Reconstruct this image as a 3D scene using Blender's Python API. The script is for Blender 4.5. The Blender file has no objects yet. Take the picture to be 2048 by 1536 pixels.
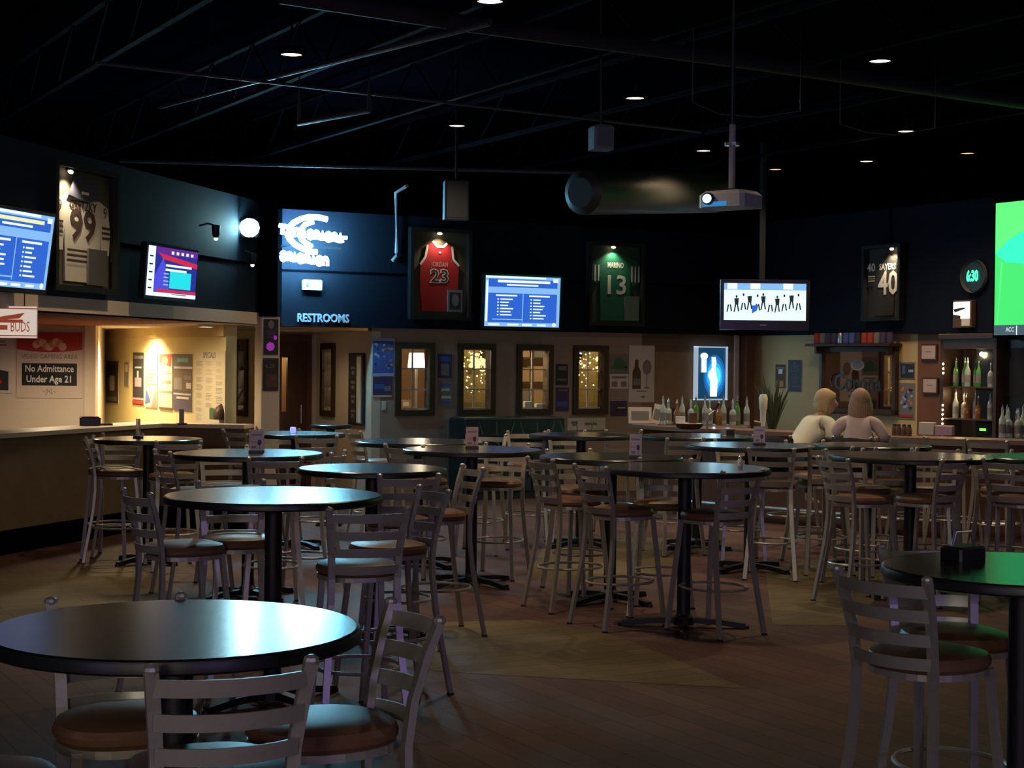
import bpy, math, random
from mathutils import Vector, Matrix, Euler
random.seed(7)
R = math.radians
PI = math.pi
scn = bpy.context.scene
col = scn.collection

# ---------------------------------------------------------------- camera, world, exposure
cam_d = bpy.data.cameras.new('camera')
cam = bpy.data.objects.new('camera', cam_d); col.objects.link(cam)
cam_d.sensor_fit = 'HORIZONTAL'; cam_d.sensor_width = 36.0
cam_d.lens = 36.0 * 3200 / 2048
cam_d.clip_end = 200
cam.matrix_world = (Matrix.Translation((0, 0, 1.77)) @ Matrix.Rotation(PI/2 - math.atan(47/3200), 4, 'X')
                    @ Matrix.Rotation(0.01, 4, 'Z'))
scn.camera = cam
scn.view_settings.view_transform = 'Standard'
scn.view_settings.look = 'None'
scn.view_settings.gamma = 1.0
scn.view_settings.exposure = 0.0
scn.view_settings.use_curve_mapping = False
scn.cycles.use_denoising = True
scn.cycles.max_bounces = 6
scn.cycles.sample_clamp_indirect = 3.0
world = bpy.data.worlds.new('world'); scn.world = world
world.use_nodes = True
world.node_tree.nodes['Background'].inputs[0].default_value = (0.55, 0.6, 1.0, 1)
world.node_tree.nodes['Background'].inputs[1].default_value = 0.012

def light(name, kind, loc, energy, color, size=0.1, target=None, spot=80, blend=0.6, rot=None, size_y=None):
    d = bpy.data.lights.new(name, kind); d.energy = energy; d.color = color
    if kind == 'AREA':
        d.size = size
        if size_y: d.shape = 'RECTANGLE'; d.size_y = size_y
    else:
        d.shadow_soft_size = size
    if kind == 'SPOT': d.spot_size = R(spot); d.spot_blend = blend
    o = bpy.data.objects.new(name, d); col.objects.link(o); o.location = loc
    if target is not None:
        o.rotation_euler = (Vector(target) - Vector(loc)).to_track_quat('-Z', 'Y').to_euler()
    elif rot: o.rotation_euler = rot
    return o

WARM = (1.0, 0.72, 0.42)

# ---------------------------------------------------------------- materials
MATS = {}
def mat(name, c, rough=0.6, metal=0.0, spec=0.5, emit=None, es=0.0, noise=0.0, nscale=30.0, alpha=None, trans=0.0, coat=0.0):
    if name in MATS: return MATS[name]
    m = bpy.data.materials.new(name); m.use_nodes = True
    nt = m.node_tree; b = nt.nodes['Principled BSDF']
    b.inputs['Base Color'].default_value = (*c, 1)
    b.inputs['Roughness'].default_value = rough
    b.inputs['Metallic'].default_value = metal
    b.inputs['Specular IOR Level'].default_value = spec
    if trans: b.inputs['Transmission Weight'].default_value = trans
    if coat: b.inputs['Coat Weight'].default_value = coat; b.inputs['Coat Roughness'].default_value = .1
    if emit: b.inputs['Emission Color'].default_value = (*emit, 1); b.inputs['Emission Strength'].default_value = es
    if noise:
        tc = nt.nodes.new('ShaderNodeTexCoord'); nz = nt.nodes.new('ShaderNodeTexNoise')
        nz.inputs['Scale'].default_value = nscale; nz.inputs['Detail'].default_value = 3
        mr = nt.nodes.new('ShaderNodeMapRange')
        mr.inputs[3].default_value = 1 - noise; mr.inputs[4].default_value = 1 + noise
        mx = nt.nodes.new('ShaderNodeVectorMath'); mx.operation = 'SCALE'
        mx.inputs[0].default_value = c
        nt.links.new(tc.outputs['Object'], nz.inputs['Vector'])
        nt.links.new(nz.outputs[0], mr.inputs[0]); nt.links.new(mr.outputs[0], mx.inputs['Scale'])
        nt.links.new(mx.outputs[0], b.inputs['Base Color'])
    MATS[name] = m
    return m
def glow(name, c, s): return mat(name, (0, 0, 0), 0.5, emit=c, es=s)

def plank_mat(name, c1, c2, ang, bw=1.2, bh=.16):
    m = bpy.data.materials.new(name); m.use_nodes = True; nt = m.node_tree; b = nt.nodes['Principled BSDF']
    tc = nt.nodes.new('ShaderNodeTexCoord'); mp = nt.nodes.new('ShaderNodeMapping')
    mp.inputs['Rotation'].default_value = (0, 0, R(-ang))
    br = nt.nodes.new('ShaderNodeTexBrick')
    br.inputs['Scale'].default_value = 1.0; br.inputs['Brick Width'].default_value = bw; br.inputs['Row Height'].default_value = bh
    br.inputs['Mortar Size'].default_value = .004; br.inputs['Color1'].default_value = (*c1, 1); br.inputs['Color2'].default_value = (*c2, 1)
    br.inputs['Mortar'].default_value = (c1[0]*.35, c1[1]*.35, c1[2]*.35, 1)
    nz = nt.nodes.new('ShaderNodeTexNoise'); nz.inputs['Scale'].default_value = 1.3; nz.inputs['Detail'].default_value = 5
    mr = nt.nodes.new('ShaderNodeMapRange'); mr.inputs[3].default_value = .55; mr.inputs[4].default_value = 1.45
    mx = nt.nodes.new('ShaderNodeVectorMath'); mx.operation = 'SCALE'
    nt.links.new(tc.outputs['Object'], mp.inputs[0]); nt.links.new(mp.outputs[0], br.inputs['Vector'])
    nt.links.new(mp.outputs[0], nz.inputs['Vector']); nt.links.new(nz.outputs[0], mr.inputs[0])
    nt.links.new(br.outputs[0], mx.inputs[0]); nt.links.new(mr.outputs[0], mx.inputs['Scale'])
    nt.links.new(mx.outputs[0], b.inputs['Base Color']); b.inputs['Roughness'].default_value = .6
    b.inputs['Specular IOR Level'].default_value = .18
    return m

M = dict(
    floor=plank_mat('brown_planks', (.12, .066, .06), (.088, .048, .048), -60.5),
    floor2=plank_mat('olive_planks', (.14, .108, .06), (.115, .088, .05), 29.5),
    navy=mat('navy_paint', (.013, .023, .038), .8, spec=.15, noise=.15, nscale=3),
    taupe=mat('taupe_paint', (.33, .25, .2), .85, noise=.1, nscale=4),
    brownwall=mat('brown_paint', (.26, .16, .09), .8, noise=.15, nscale=3),
    yellow=mat('yellow_paint', (.75, .64, .34), .8, noise=.06, nscale=4),
    cream=mat('cream_paint', (.62, .52, .42), .8, noise=.05, nscale=4),
    ochre=mat('ochre_paint', (.58, .42, .21), .8, noise=.1, nscale=4),
    black=mat('black_paint', (.002, .002, .004), 1, spec=.0),
    steelblack=mat('black_steel', (.02, .02, .026), .45, .3),
    chair=mat('brushed_aluminium', (.41, .395, .37), .36, .45, noise=.08, nscale=60),
    seat=mat('brown_vinyl', (.17, .085, .05), .42, noise=.12, nscale=20),
    top=mat('black_laminate', (.012, .014, .018), .22, spec=.6),
    edge=mat('black_rubber', (.008, .01, .012), .4),
    column=mat('black_column', (.006, .006, .012), .5),
    wood=mat('red_brown_wood', (.13, .05, .028), .5, noise=.2, nscale=12),
    dwood=mat('dark_wood', (.045, .02, .01), .5, noise=.2, nscale=12),
    frame=mat('walnut_frame', (.05, .026, .012), .5, noise=.2, nscale=15),
    bartop=mat('bar_top_wood', (.23, .13, .1), .3, noise=.15, nscale=9),
    white=mat('white_plastic', (.75, .75, .72), .5),
    muntin=mat('white_muntin', (.7, .66, .56), .6),
    paper=mat('paper', (.62, .55, .5), .8),
    greyp=mat('grey_print', (.2, .18, .18), .8),
    dkprint=mat('dark_print', (.03, .028, .035), .7),
    blkprint=mat('black_print', (.008, .008, .01), .6),
    redp=mat('red_print', (.42, .04, .025), .7),
    bluep=mat('blue_print', (.07, .12, .4), .7),
    ltblue=mat('light_blue_print', (.35, .45, .75), .7),
    orangep=mat('orange_print', (.6, .25, .12), .7),
    tealp=mat('teal_print', (.12, .35, .4), .7),
    greenp=mat('green_print', (.05, .15, .07), .7),
    brownp=mat('brown_print', (.1, .05, .03), .7),
    purplep=mat('purple_print', (.06, .04, .12), .7),
    pinkp=mat('pink_print', (.5, .32, .4), .7),
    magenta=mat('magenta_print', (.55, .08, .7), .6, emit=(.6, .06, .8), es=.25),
    silver=mat('silver_metal', (.6, .6, .62), .3, .9),
    glass=mat('clear_glass', (.9, .95, .95), .05, trans=1.0),
    bglass=mat('clear_bottle_glass', (.75, .85, .85), .1, spec=.8, trans=.6),
    gglass=mat('green_bottle_glass', (.1, .3, .06), .12, spec=.8, trans=.3),
    aglass=mat('amber_bottle_glass', (.3, .12, .03), .12, spec=.8, trans=.3),
    acrylic=mat('clear_acrylic', (.8, .8, .9), .1, trans=.8),
    tvplastic=mat('black_gloss_plastic', (.01, .01, .012), .25),
    scr_white=glow('screen_white', (.82, .93, 1), 1.15),
    scr_blue=glow('screen_blue', (.025, .12, .6), 1.1),
    scr_lblue=glow('screen_light_blue', (.25, .52, .95), 1.0),
    scr_dblue=glow('screen_dark_blue', (.02, .03, .3), 1.0),
    scr_cyan=glow('screen_cyan', (.02, .78, .85), 1.0),
    scr_red=glow('screen_red', (.7, .02, .07), 1.0),
    scr_yellow=glow('screen_yellow', (.9, .92, .45), 1.0),
    scr_purple=glow('screen_purple', (.15, .03, .4), .8),
    scr_green=glow('screen_green', (.055, .8, .15), 1.1),
    scr_green2=glow('screen_pale_green', (.12, .95, .2), 1.1),
    scr_field=glow('screen_turquoise', (.03, .9, .55), 1.1),
    scr_grey=glow('screen_grey', (.06, .1, .13), 1.0),
    scr_ice=glow('screen_ice', (.72, .9, .95), 1.2),
    scr_black=glow('screen_black', (.01, .015, .02), 1.0),
    neon=glow('white_neon', (.27, .8, 1.0), 150),
    neonb=glow('blue_neon', (.16, .22, 1.0), 55),
)

# ---------------------------------------------------------------- mesh builder
class MB:
    def __init__(s): s.v = []; s.f = []; s.m = []; s.mats = []
    def mi(s, m):
        if m not in s.mats: s.mats.append(m)
        return s.mats.index(m)
    def add(s, vs, fs, m):
        k = len(s.v); i = s.mi(m)
        s.v += [tuple(v) for v in vs]
        for f in fs: s.f.append(tuple(k + q for q in f)); s.m.append(i)
        return s
    def box(s, x0, y0, z0, x1, y1, z1, m, M4=None):
        vs = [Vector((x, y, z)) for z in (z0, z1) for y in (y0, y1) for x in (x0, x1)]
        if M4 is not None: vs = [M4 @ v for v in vs]
        return s.add(vs, [(0, 2, 3, 1), (4, 5, 7, 6), (0, 1, 5, 4), (2, 6, 7, 3), (0, 4, 6, 2), (1, 3, 7, 5)], m)
    def bbox(s, x0, y0, z0, x1, y1, z1, b, m, M4=None):   # box with chamfered vertical and top edges
        pts = [(x0+b, y0), (x1-b, y0), (x1, y0+b), (x1, y1-b), (x1-b, y1), (x0+b, y1), (x0, y1-b), (x0, y0+b)]
        rings = [(z0, 0), (z1-b, 0), (z1, b)]
        vs = []; cx, cy = (x0+x1)/2, (y0+y1)/2
        for z, ins in rings:
            for x, y in pts:
                fx = 1 - ins/max(abs(x-cx), 1e-6) if abs(x-cx) > ins else 1
                fy = 1 - ins/max(abs(y-cy), 1e-6) if abs(y-cy) > ins else 1
                v = Vector((cx+(x-cx)*fx, cy+(y-cy)*fy, z)); vs.append(M4 @ v if M4 is not None else v)
        fs = [tuple(range(7, -1, -1)), tuple(range(16, 24))]
        for r in range(2):
            for i in range(8): fs.append((r*8+i, r*8+(i+1) % 8, r*8+8+(i+1) % 8, r*8+8+i))
        return s.add(vs, fs, m)
    def lathe(s, prof, m, n=20, c=(0, 0, 0), cap=True, M4=None):
        vs = []; fs = []
        for r, z in prof:
            for i in range(n):
                a = 2*PI*i/n; v = Vector((c[0]+r*math.cos(a), c[1]+r*math.sin(a), c[2]+z)); vs.append(M4 @ v if M4 is not None else v)
        for j in range(len(prof)-1):
            for i in range(n): fs.append((j*n+i, j*n+(i+1) % n, (j+1)*n+(i+1) % n, (j+1)*n+i))
        if cap: fs.append(tuple(range(n-1, -1, -1))); fs.append(tuple((len(prof)-1)*n+i for i in range(n)))
        return s.add(vs, fs, m)
    def tube(s, pts, r, m, n=8, closed=False, rect=None, up=Vector((0, 0, 1))):
        pts = [Vector(p) for p in pts]; k = len(pts); vs = []; fs = []
        for i, p in enumerate(pts):
            a = pts[i-1] if (i or closed) else p; b = pts[(i+1) % k] if (i < k-1 or closed) else p
            t = (b-a).normalized()
            u = up if abs(t.dot(up)) < .95 else Vector((1, 0, 0))
            x = t.cross(u).normalized(); y = x.cross(t).normalized()
            rr = r[i] if isinstance(r, (list, tuple)) else r
            if rect:
                for sx, sy in ((-1, -1), (1, -1), (1, 1), (-1, 1)): vs.append(p + x*sx*rect[0]/2 + y*sy*rect[1]/2)
            else:
                for q in range(n): vs.append(p + x*rr*math.cos(2*PI*q/n) + y*rr*math.sin(2*PI*q/n))
        nn = 4 if rect else n
        for i in range(k if closed else k-1):
            j = (i+1) % k
            for q in range(nn): fs.append((i*nn+q, i*nn+(q+1) % nn, j*nn+(q+1) % nn, j*nn+q))
        if not closed: fs.append(tuple(range(nn-1, -1, -1))); fs.append(tuple((k-1)*nn+q for q in range(nn)))
        return s.add(vs, fs, m)
    def ball(s, c, r, m, n=12, sc=(1, 1, 1)):
        vs = []; fs = []; h = n//2
        for j in range(h+1):
            t = PI*j/h
            for i in range(n):
                a = 2*PI*i/n
                vs.append((c[0]+r*sc[0]*math.sin(t)*math.cos(a), c[1]+r*sc[1]*math.sin(t)*math.sin(a), c[2]+r*sc[2]*math.cos(t)))
        for j in range(h):
            for i in range(n): fs.append((j*n+i, (j+1)*n+i, (j+1)*n+(i+1) % n, j*n+(i+1) % n))
        return s.add(vs, fs, m)
    # flat artwork in the local x-z plane, facing -y; y is the layer
    def rect(s, x0, z0, x1, z1, m, y=0.0): return s.add([(x0, y, z0), (x1, y, z0), (x1, y, z1), (x0, y, z1)], [(0, 1, 2, 3)], m)
    def poly(s, pts, m, y=0.0): return s.add([(p[0], y, p[1]) for p in pts], [tuple(range(len(pts)))], m)
    def ell(s, x, z, rx, rz, m, y=0.0, n=20): return s.poly([(x+rx*math.cos(2*PI*i/n), z+rz*math.sin(2*PI*i/n)) for i in range(n)], m, y)
    def text(s, t, x, z, size, m, y=0.0, width=None, bold=0.0, depth=0.0, align='CENTER'):
        cu = bpy.data.curves.new('t', 'FONT'); cu.body = t; cu.size = size; cu.align_x = align; cu.align_y = 'CENTER'
        cu.offset = bold; cu.extrude = depth; cu.resolution_u = 2
        o = bpy.data.objects.new('t', cu); col.objects.link(o)
        dg = bpy.context.evaluated_depsgraph_get(); me = bpy.data.meshes.new_from_object(o.evaluated_get(dg))
        xs = [v.co.x for v in me.vertices] or [0, 1]
        k = 1.0
        if width: k = width/max(max(xs)-min(xs), 1e-6)
        vs = [(x+v.co.x*k, y-v.co.z, z+v.co.y) for v in me.vertices]
        fs = [tuple(p.vertices) for p in me.polygons]
        s.add(vs, fs, m)
        bpy.data.objects.remove(o); bpy.data.curves.remove(cu); bpy.data.meshes.remove(me)
        return s
    def build(s, name, parent=None, loc=None, rz=None, smooth=False, sharp=.6):
        me = bpy.data.meshes.new(name); me.from_pydata(s.v, [], s.f)
        for m in s.mats: me.materials.append(m)
        me.polygons.foreach_set('material_index', s.m)
        me.update()
        if smooth:
            me.polygons.foreach_set('use_smooth', [True]*len(me.polygons))
            try: me.set_sharp_from_angle(angle=sharp)
            except Exception: pass
        o = bpy.data.objects.new(name, me); col.objects.link(o)
        if parent: o.parent = parent
        if loc is not None: o.location = loc
        if rz is not None: o.rotation_euler = (0, 0, rz)
        return o

def tag(o, label, cat, group=None):
    o['label'] = label; o['category'] = cat
    if group: o['group'] = group
    return o
def thing(name, label, cat, loc=(0, 0, 0), rz=0.0, group=None):
    o = bpy.data.objects.new(name, None); col.objects.link(o); o.empty_display_size = .1
    o.location = loc; o.rotation_euler = (0, 0, rz)
    return tag(o, label, cat, group)
def struct(mb, name, loc=None, rz=None):
    o = mb.build(name, None, loc, rz); o['kind'] = 'structure'; return o
def dup(root, loc, rz, label, group=None):
    c = root.copy(); col.objects.link(c); c.location = loc; c.rotation_euler = (0, 0, rz)
    c['label'] = label
    if group: c['group'] = group
    def rec(a, b):
        for ch in a.children:
            d = ch.copy(); col.objects.link(d); d.parent = b; rec(ch, d)
    rec(root, c)
    return c

# walls: origin on plan, direction to the viewer's right, local y points into the wall
class Wall:
    def __init__(s, x, y, ang): s.x, s.y, s.a = x, y, R(ang)
    def at(s, u, z, off=0.0):       # off: metres in front of the wall
        return (s.x+u*math.cos(s.a)+off*math.sin(s.a), s.y+u*math.sin(s.a)-off*math.cos(s.a), z)
WL = Wall(-2.652, 16.638, 76.5)
WB = Wall(-1.486, 20.150, 29.5)
WR = Wall(3.458, 22.947, -60.5)
WV = Wall(-1.756, 19.997, -60.5)
WY = Wall(-4.73, 20.0, -60.5)
WN = Wall(-3.46, 20.5, -60.5)
WG = Wall(-4.74, 18.2, 0)
WD = Wall(-2.642, 21.564, 29.5)
def wallmesh(w, name, segs, m, thick=.12, front=0.0):
    mb = MB()
    for u0, z0, u1, z1 in segs: mb.box(u0, -front, z0, u1, thick, z1, m)
    return struct(mb, name, w.at(0, 0), w.a)
def on(w, q, off=0.02): return w.at(q[0], q[1], off)

# ================================================================ SETTING
mb = MB(); mb.add([(-16, -6, 0), (16, -6, 0), (16, 30, 0), (-16, 30, 0)], [(0, 1, 2, 3)], M['floor'])
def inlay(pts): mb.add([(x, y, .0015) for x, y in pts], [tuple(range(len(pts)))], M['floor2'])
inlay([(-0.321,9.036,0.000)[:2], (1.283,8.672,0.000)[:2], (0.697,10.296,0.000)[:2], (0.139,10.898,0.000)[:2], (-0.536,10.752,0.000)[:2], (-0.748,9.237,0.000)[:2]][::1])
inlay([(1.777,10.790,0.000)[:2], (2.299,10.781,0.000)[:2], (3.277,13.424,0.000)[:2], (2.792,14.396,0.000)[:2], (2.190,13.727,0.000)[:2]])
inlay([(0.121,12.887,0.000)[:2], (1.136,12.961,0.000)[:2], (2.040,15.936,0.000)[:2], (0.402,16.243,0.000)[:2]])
inlay([(-3.941,9.540,0.000)[:2], (-2.512,11.633,0.000)[:2], (-2.938,13.595,0.000)[:2], (-4.111,12.872,0.000)[:2], (-5.311,11.946,0.000)[:2]])  # left olive zone also puts the warm lit floor patch into the colour
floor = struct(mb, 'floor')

# upper walls
wallmesh(WL, 'wall_left', [(-13, 2.24, .06, 3.4)], M['navy'], .16)
mb = MB(); mb.box(-13, -.015, 2.12, .06, .16, 2.24, mat('bright_cream_paint', (.85, .68, .55), .7)); struct(mb, 'trim_1', WL.at(0, 0), WL.a)
wl_seam = MB(); wl_seam.box(-6, -.012, 2.72, .0, 0, 2.745, M['black']); struct(wl_seam, 'trim_2', WL.at(0, 0), WL.a)
wallmesh(WB, 'wall_back_upper', [(-1.55, 2.16, 5.72, 3.57)], mat('deep_navy_paint', (.006, .0095, .02), .8, spec=.12, noise=.15, nscale=3), .2, .1)
mb = MB(); mb.box(-1.55, -.112, 2.82, 5.62, -.1, 2.845, M['black']); struct(mb, 'trim_3', WB.at(0, 0), WB.a)
wallmesh(WR, 'wall_right_upper', [(0, 2.16, 9, 3.75)], MATS['deep_navy_paint'], .2, .1)
# back wall with its four pass-through windows
WIN = [(0.288,1.539,0.563,0.894), (1.173,1.526,0.558,0.881), (2.047,1.522,0.574,0.886), (2.918,1.511,0.574,0.891)]
ow, oh = .40, .78
segs = [(-.31, 0, 5.62, 1.13), (-.31, 1.91, 5.62, 2.16)]
u = -.31
for q in WIN:
    segs.append((u, 1.13, q[0]-ow/2, 1.91)); u = q[0]+ow/2
segs.append((u, 1.13, 3.75, 1.91))
wallmesh(WB, 'wall_back', segs, M['taupe'], .12)
wallmesh(WB, 'wall_back_bar', [(3.75, 0, 5.62, 2.16)], M['brownwall'], .12)
wallmesh(WR, 'wall_right', [(0, 0, 9, 2.16)], M['ochre'], .12)
mb = MB(); mb.box(-.07, -.07, 0, .07, .07, 2.16, M['wood']); struct(mb, 'trim_4', WB.at(5.5, 0, .1), WB.a)
mb = MB(); mb.box(-.07, -.03, 0, .0, .0, 2.16, M['paper']); struct(mb, 'trim_5', WB.at(5.40, 0, .0), WB.a)
# alcove and lobby walls
wallmesh(WV, 'wall_alcove', [(-1.8, 0, -1.36-.15, 2.12), (-1.36+.15, 0, 0, 2.12), (-1.51, 0, -1.21, 1.08), (-1.51, 1.9, -1.21, 2.12)], M['cream'], .12)
wallmesh(WD, 'wall_door', [(-1.3, 0, -1.02, 2.12), (-.08, 0, 0, 2.12), (-1.02, 2.09, -.08, 2.12)], M['cream'], .12)
wallmesh(WN, 'wall_vestibule', [(-.7, 0, -.14, 2.12), (.16, 0, .8, 2.12), (-.14, 0, .16, 1.1), (-.14, 1.93, .16, 2.12)], M['cream'], .12)
wallmesh(WY, 'wall_yellow', [(-1.5, 0, 3.42, 2.0)], M['yellow'], .12)
mb = MB(); mb.box(-1.5, -.03, 2.0, 3.42, .12, 2.12, M['ochre'])
mb.text('RESTROOMS', 1.15, 2.06, .1, mat('olive_lettering', (.5, .42, .12), .7), -.034, width=1.2); struct(mb, 'trim_6', WY.at(0, 0), WY.a)
wallmesh(WG, 'wall_gaming', [(-5, 0, .0, 2.12)], M['cream'], .12)
mb = MB(); mb.box(0, 0, 0, 3.1, .12, 2.12, M['cream']); struct(mb, 'wall_gaming_return', (-4.74, 18.2, 0), math.atan2(2.9, -.62))
# lobby ceiling: cream with a dark red field
mb = MB()
P0 = WL.at(-13, 2.12); P1 = WL.at(.06, 2.12); P2 = WB.at(-1.5, 2.12); P3 = WB.at(-.3, 2.12)
mb.add([(P0[0], P0[1], 2.12), (P1[0], P1[1], 2.12), (P2[0]+.2, P2[1]-.1, 2.12), (P3[0], P3[1], 2.12), (-2.2, 24, 2.12), (-14, 24, 2.12), (-14, P0[1], 2.12)],
       [(6, 5, 4, 3, 2, 1, 0)], M['cream'])
a = (-2.904,15.361,2.120); b = (-4.352,18.258,2.120)
pa = WL.at(-.9, 2.11, -.16); pb = WL.at(-12, 2.11, -.16)
mb.add([(pa[0], pa[1], 2.115), (pb[0], pb[1], 2.115), (-9, 18.15, 2.115), (-4.8, 18.15, 2.115)], [(0, 1, 2, 3)], mat('dark_red_paint', (.3, .03, .02), .8))
struct(mb, 'ceiling_lobby')
# column
mb = MB(); mb.box(-.1, -.1, 0, .1, .1, 2.2, M['cream']); struct(mb, 'column', (-2.56, 16.72, 0), R(29.5))
mb = MB(); mb.box(-.11, -.11, 2.2, .065, .13, 3.42, M['black']); struct(mb, 'column_upper', (-2.56, 16.72, 0), R(29.5))
# roof deck and outer shell
mb = MB(); mb.add([(-16, -6, 5.0), (16, -6, 5.0), (16, 30, 5.0), (-16, 30, 5.0)], [(3, 2, 1, 0)], M['black']); struct(mb, 'ceiling')
mb = MB(); mb.box(-16, 29.9, 0, 16, 30, 5, M['black']); struct(mb, 'wall_shell_back')
mb = MB(); mb.box(-16.1, -6, 0, -16, 30, 5, M['black']); struct(mb, 'wall_shell_left')
mb = MB(); mb.box(16, -6, 0, 16.1, 30, 5, M['black']); struct(mb, 'wall_shell_right')
mb = MB(); mb.box(-16, -6.1, 0, 16, -6, 5, M['taupe']); struct(mb, 'wall_shell_front')
mb = MB(); mb.box(-16, -.02, 0, 16, 0, .01, M['black'])
# room behind the pass-through windows
mb = MB()
mb.box(-2.2, 2.6, 0, 8, 2.7, 2.6, mat('back_room_paint', (.25, .14, .07), .8))
struct(mb, 'wall_back_room', WB.at(0, 0), WB.a)
mb = MB(); mb.box(-2.2, .12, 2.5, 8, 2.7, 2.55, M['paper']); struct(mb, 'ceiling_back_room', WB.at(0, 0), WB.a)

# ceiling steelwork: open-web joists, duct and pipes (black, high up)
def ustr(u, v, z):   # building grid -> world
    return (u*math.cos(R(29.5)) - v*math.sin(R(29.5)), u*math.sin(R(29.5)) + v*math.cos(R(29.5)), z)
gm = mat('dark_steel', (.003, .003, .006), .9, spec=.05)
first = None
for k in range(9):
    u = -1.5 + k*1.75
    j = MB(); v0, v1 = 3.5, 24
    j.tube([ustr(0, 0, 0), ustr(0, v1-v0, 0)], .03, gm, rect=(.06, .04))
    j.tube([ustr(0, 0, .5), ustr(0, v1-v0, .5)], .03, gm, rect=(.06, .04))
    n = 34; st = (v1-v0)/n
    for i in range(n): j.tube([ustr(0, i*st, .5*(i % 2)), ustr(0, (i+1)*st, .5*((i+1) % 2))], .012, gm, n=4)
    if first is None:
        first = j.build('ceiling_joist', None, ustr(u, v0, 4.35)); tag(first, 'black open-web steel joist under the dark ceiling, parallel to its neighbours', 'joist', 'ceiling joists')
    else:
        o = first.copy(); col.objects.link(o); o.location = ustr(u, v0, 4.35)
pipe_m = mat('grey_pipe', (.06, .06, .08), .5, .3)
def pipe(name, pts, r, label, cat='pipe', m=None, n=10, grp=None, hang=False):
    b = MB()
    if hang: pts = [(pts[0][0], pts[0][1], 4.36)] + list(pts) + [(pts[-1][0], pts[-1][1], 4.36)]
    b.tube(pts, [.003]+[r]*(len(pts)-2)+[.003] if hang else r, m or pipe_m, n=n); o = b.build(name, smooth=True); tag(o, label, cat, grp); return o
pipe('air_duct', [(-1.591,10.832,4.220), (-0.297,11.736,4.220), (1.912,13.068,4.220), (5.682,15.572,4.220)], .06, 'long round black duct running across the ceiling from upper middle to right', 'duct', mat('dark_duct', (.012, .012, .022), .7), 14)
pipe('conduit', [(-3.333,12.725,4.100), (0.430,15.225,4.100), (1.876,16.221,4.100)], .014, 'thin grey conduit running across ceiling above the neon sign side')
pipe('conduit', [(-4.294,17.461,3.900), (0.744,18.099,3.900)], .02, 'dim dark conduit low under the ceiling above the back wall')
pipe('sprinkler_pipe', [(-3.371,15.242,4.150), (-2.400,13.999,4.150), (-0.181,11.312,4.150)], .025, 'dark sprinkler pipe crossing the ceiling diagonally at upper left')
pipe('hanging_cable', [(1.385,12.500,3.794), (1.587,12.400,3.692), (1.881,12.300,3.656), (2.170,12.200,3.689)], .006, 'thin sagging cable above the projector', hang=True)
pipe('hanging_cable', [(2.739,13.500,3.788), (2.929,13.400,3.709), (3.156,13.300,3.672), (3.461,13.200,3.718)], .006, 'thin sagging cable under ceiling at upper right', hang=True)
pipe('light_bar', [(-1.949,14.500,3.898), (-1.272,14.000,3.944)], .03, 'dim grey hanging bar left of the round ceiling lights', 'bar', hang=True)
# vertical conduit on back wall
b = MB(); b.tube([WB.at(-0.085, 3.9, .5), WB.at(-0.065, 3.85, .14), WB.at(-0.050, 3.1, .14), WB.at(-0.050, 3.06, .14), WB.at(-0.105, 3.0, .14)], .022, mat('white_conduit', (.4, .4, .45), .5), n=8)
tag(b.build('wall_conduit', smooth=True), 'thin white vertical pipe on dark wall between neon sign and red jersey', 'pipe')
# big cylindrical duct end, dark
b = MB()
p0 = Vector((0.701,17.000,3.559)); p1 = Vector((2.409,19.200,3.807))
b.tube([p0, p0+(p1-p0)*.02, p1], [.16, .24, .24], mat('dull_duct', (.05, .05, .05), .5, .3), n=20)
tag(b.build('round_duct', smooth=True), 'fat round dark duct hanging behind the projector', 'duct')
def hang_panel(name, p, w, h, label, rz, c):
    b = MB(); b.bbox(-w/2, -.09, -h/2, w/2, .09, h/2, .02, c)
    t = thing(name, label, 'speaker', p, rz)
    b.build('cabinet', t); g = MB(); g.rect(-w/2+.02, -h/2+.02, w/2-.02, h/2-.02, mat('speaker_grille'+label[:5], (.12, .14, .18) if 'pale' in label else (.012, .018, .03), .6), -.095); g.build('grille', t)
    k = MB(); k.tube([(0, 0, h/2-.01), (0, .05, 5.0-p[2])], .012, M['steelblack']); k.build('bracket', t)
hang_panel('ceiling_speaker', (0.702,13.000,3.581), .17, .2, 'small pale grey speaker box hanging under ceiling above red and green jerseys', .3, mat('grey_box', (.2, .23, .3), .5))
hang_panel('ceiling_speaker', (-0.614,17.000,3.466), .26, .42, 'dim upright speaker box hanging above red jersey frame', .2, mat('dim_box', (.012, .016, .025), .6))

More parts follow.
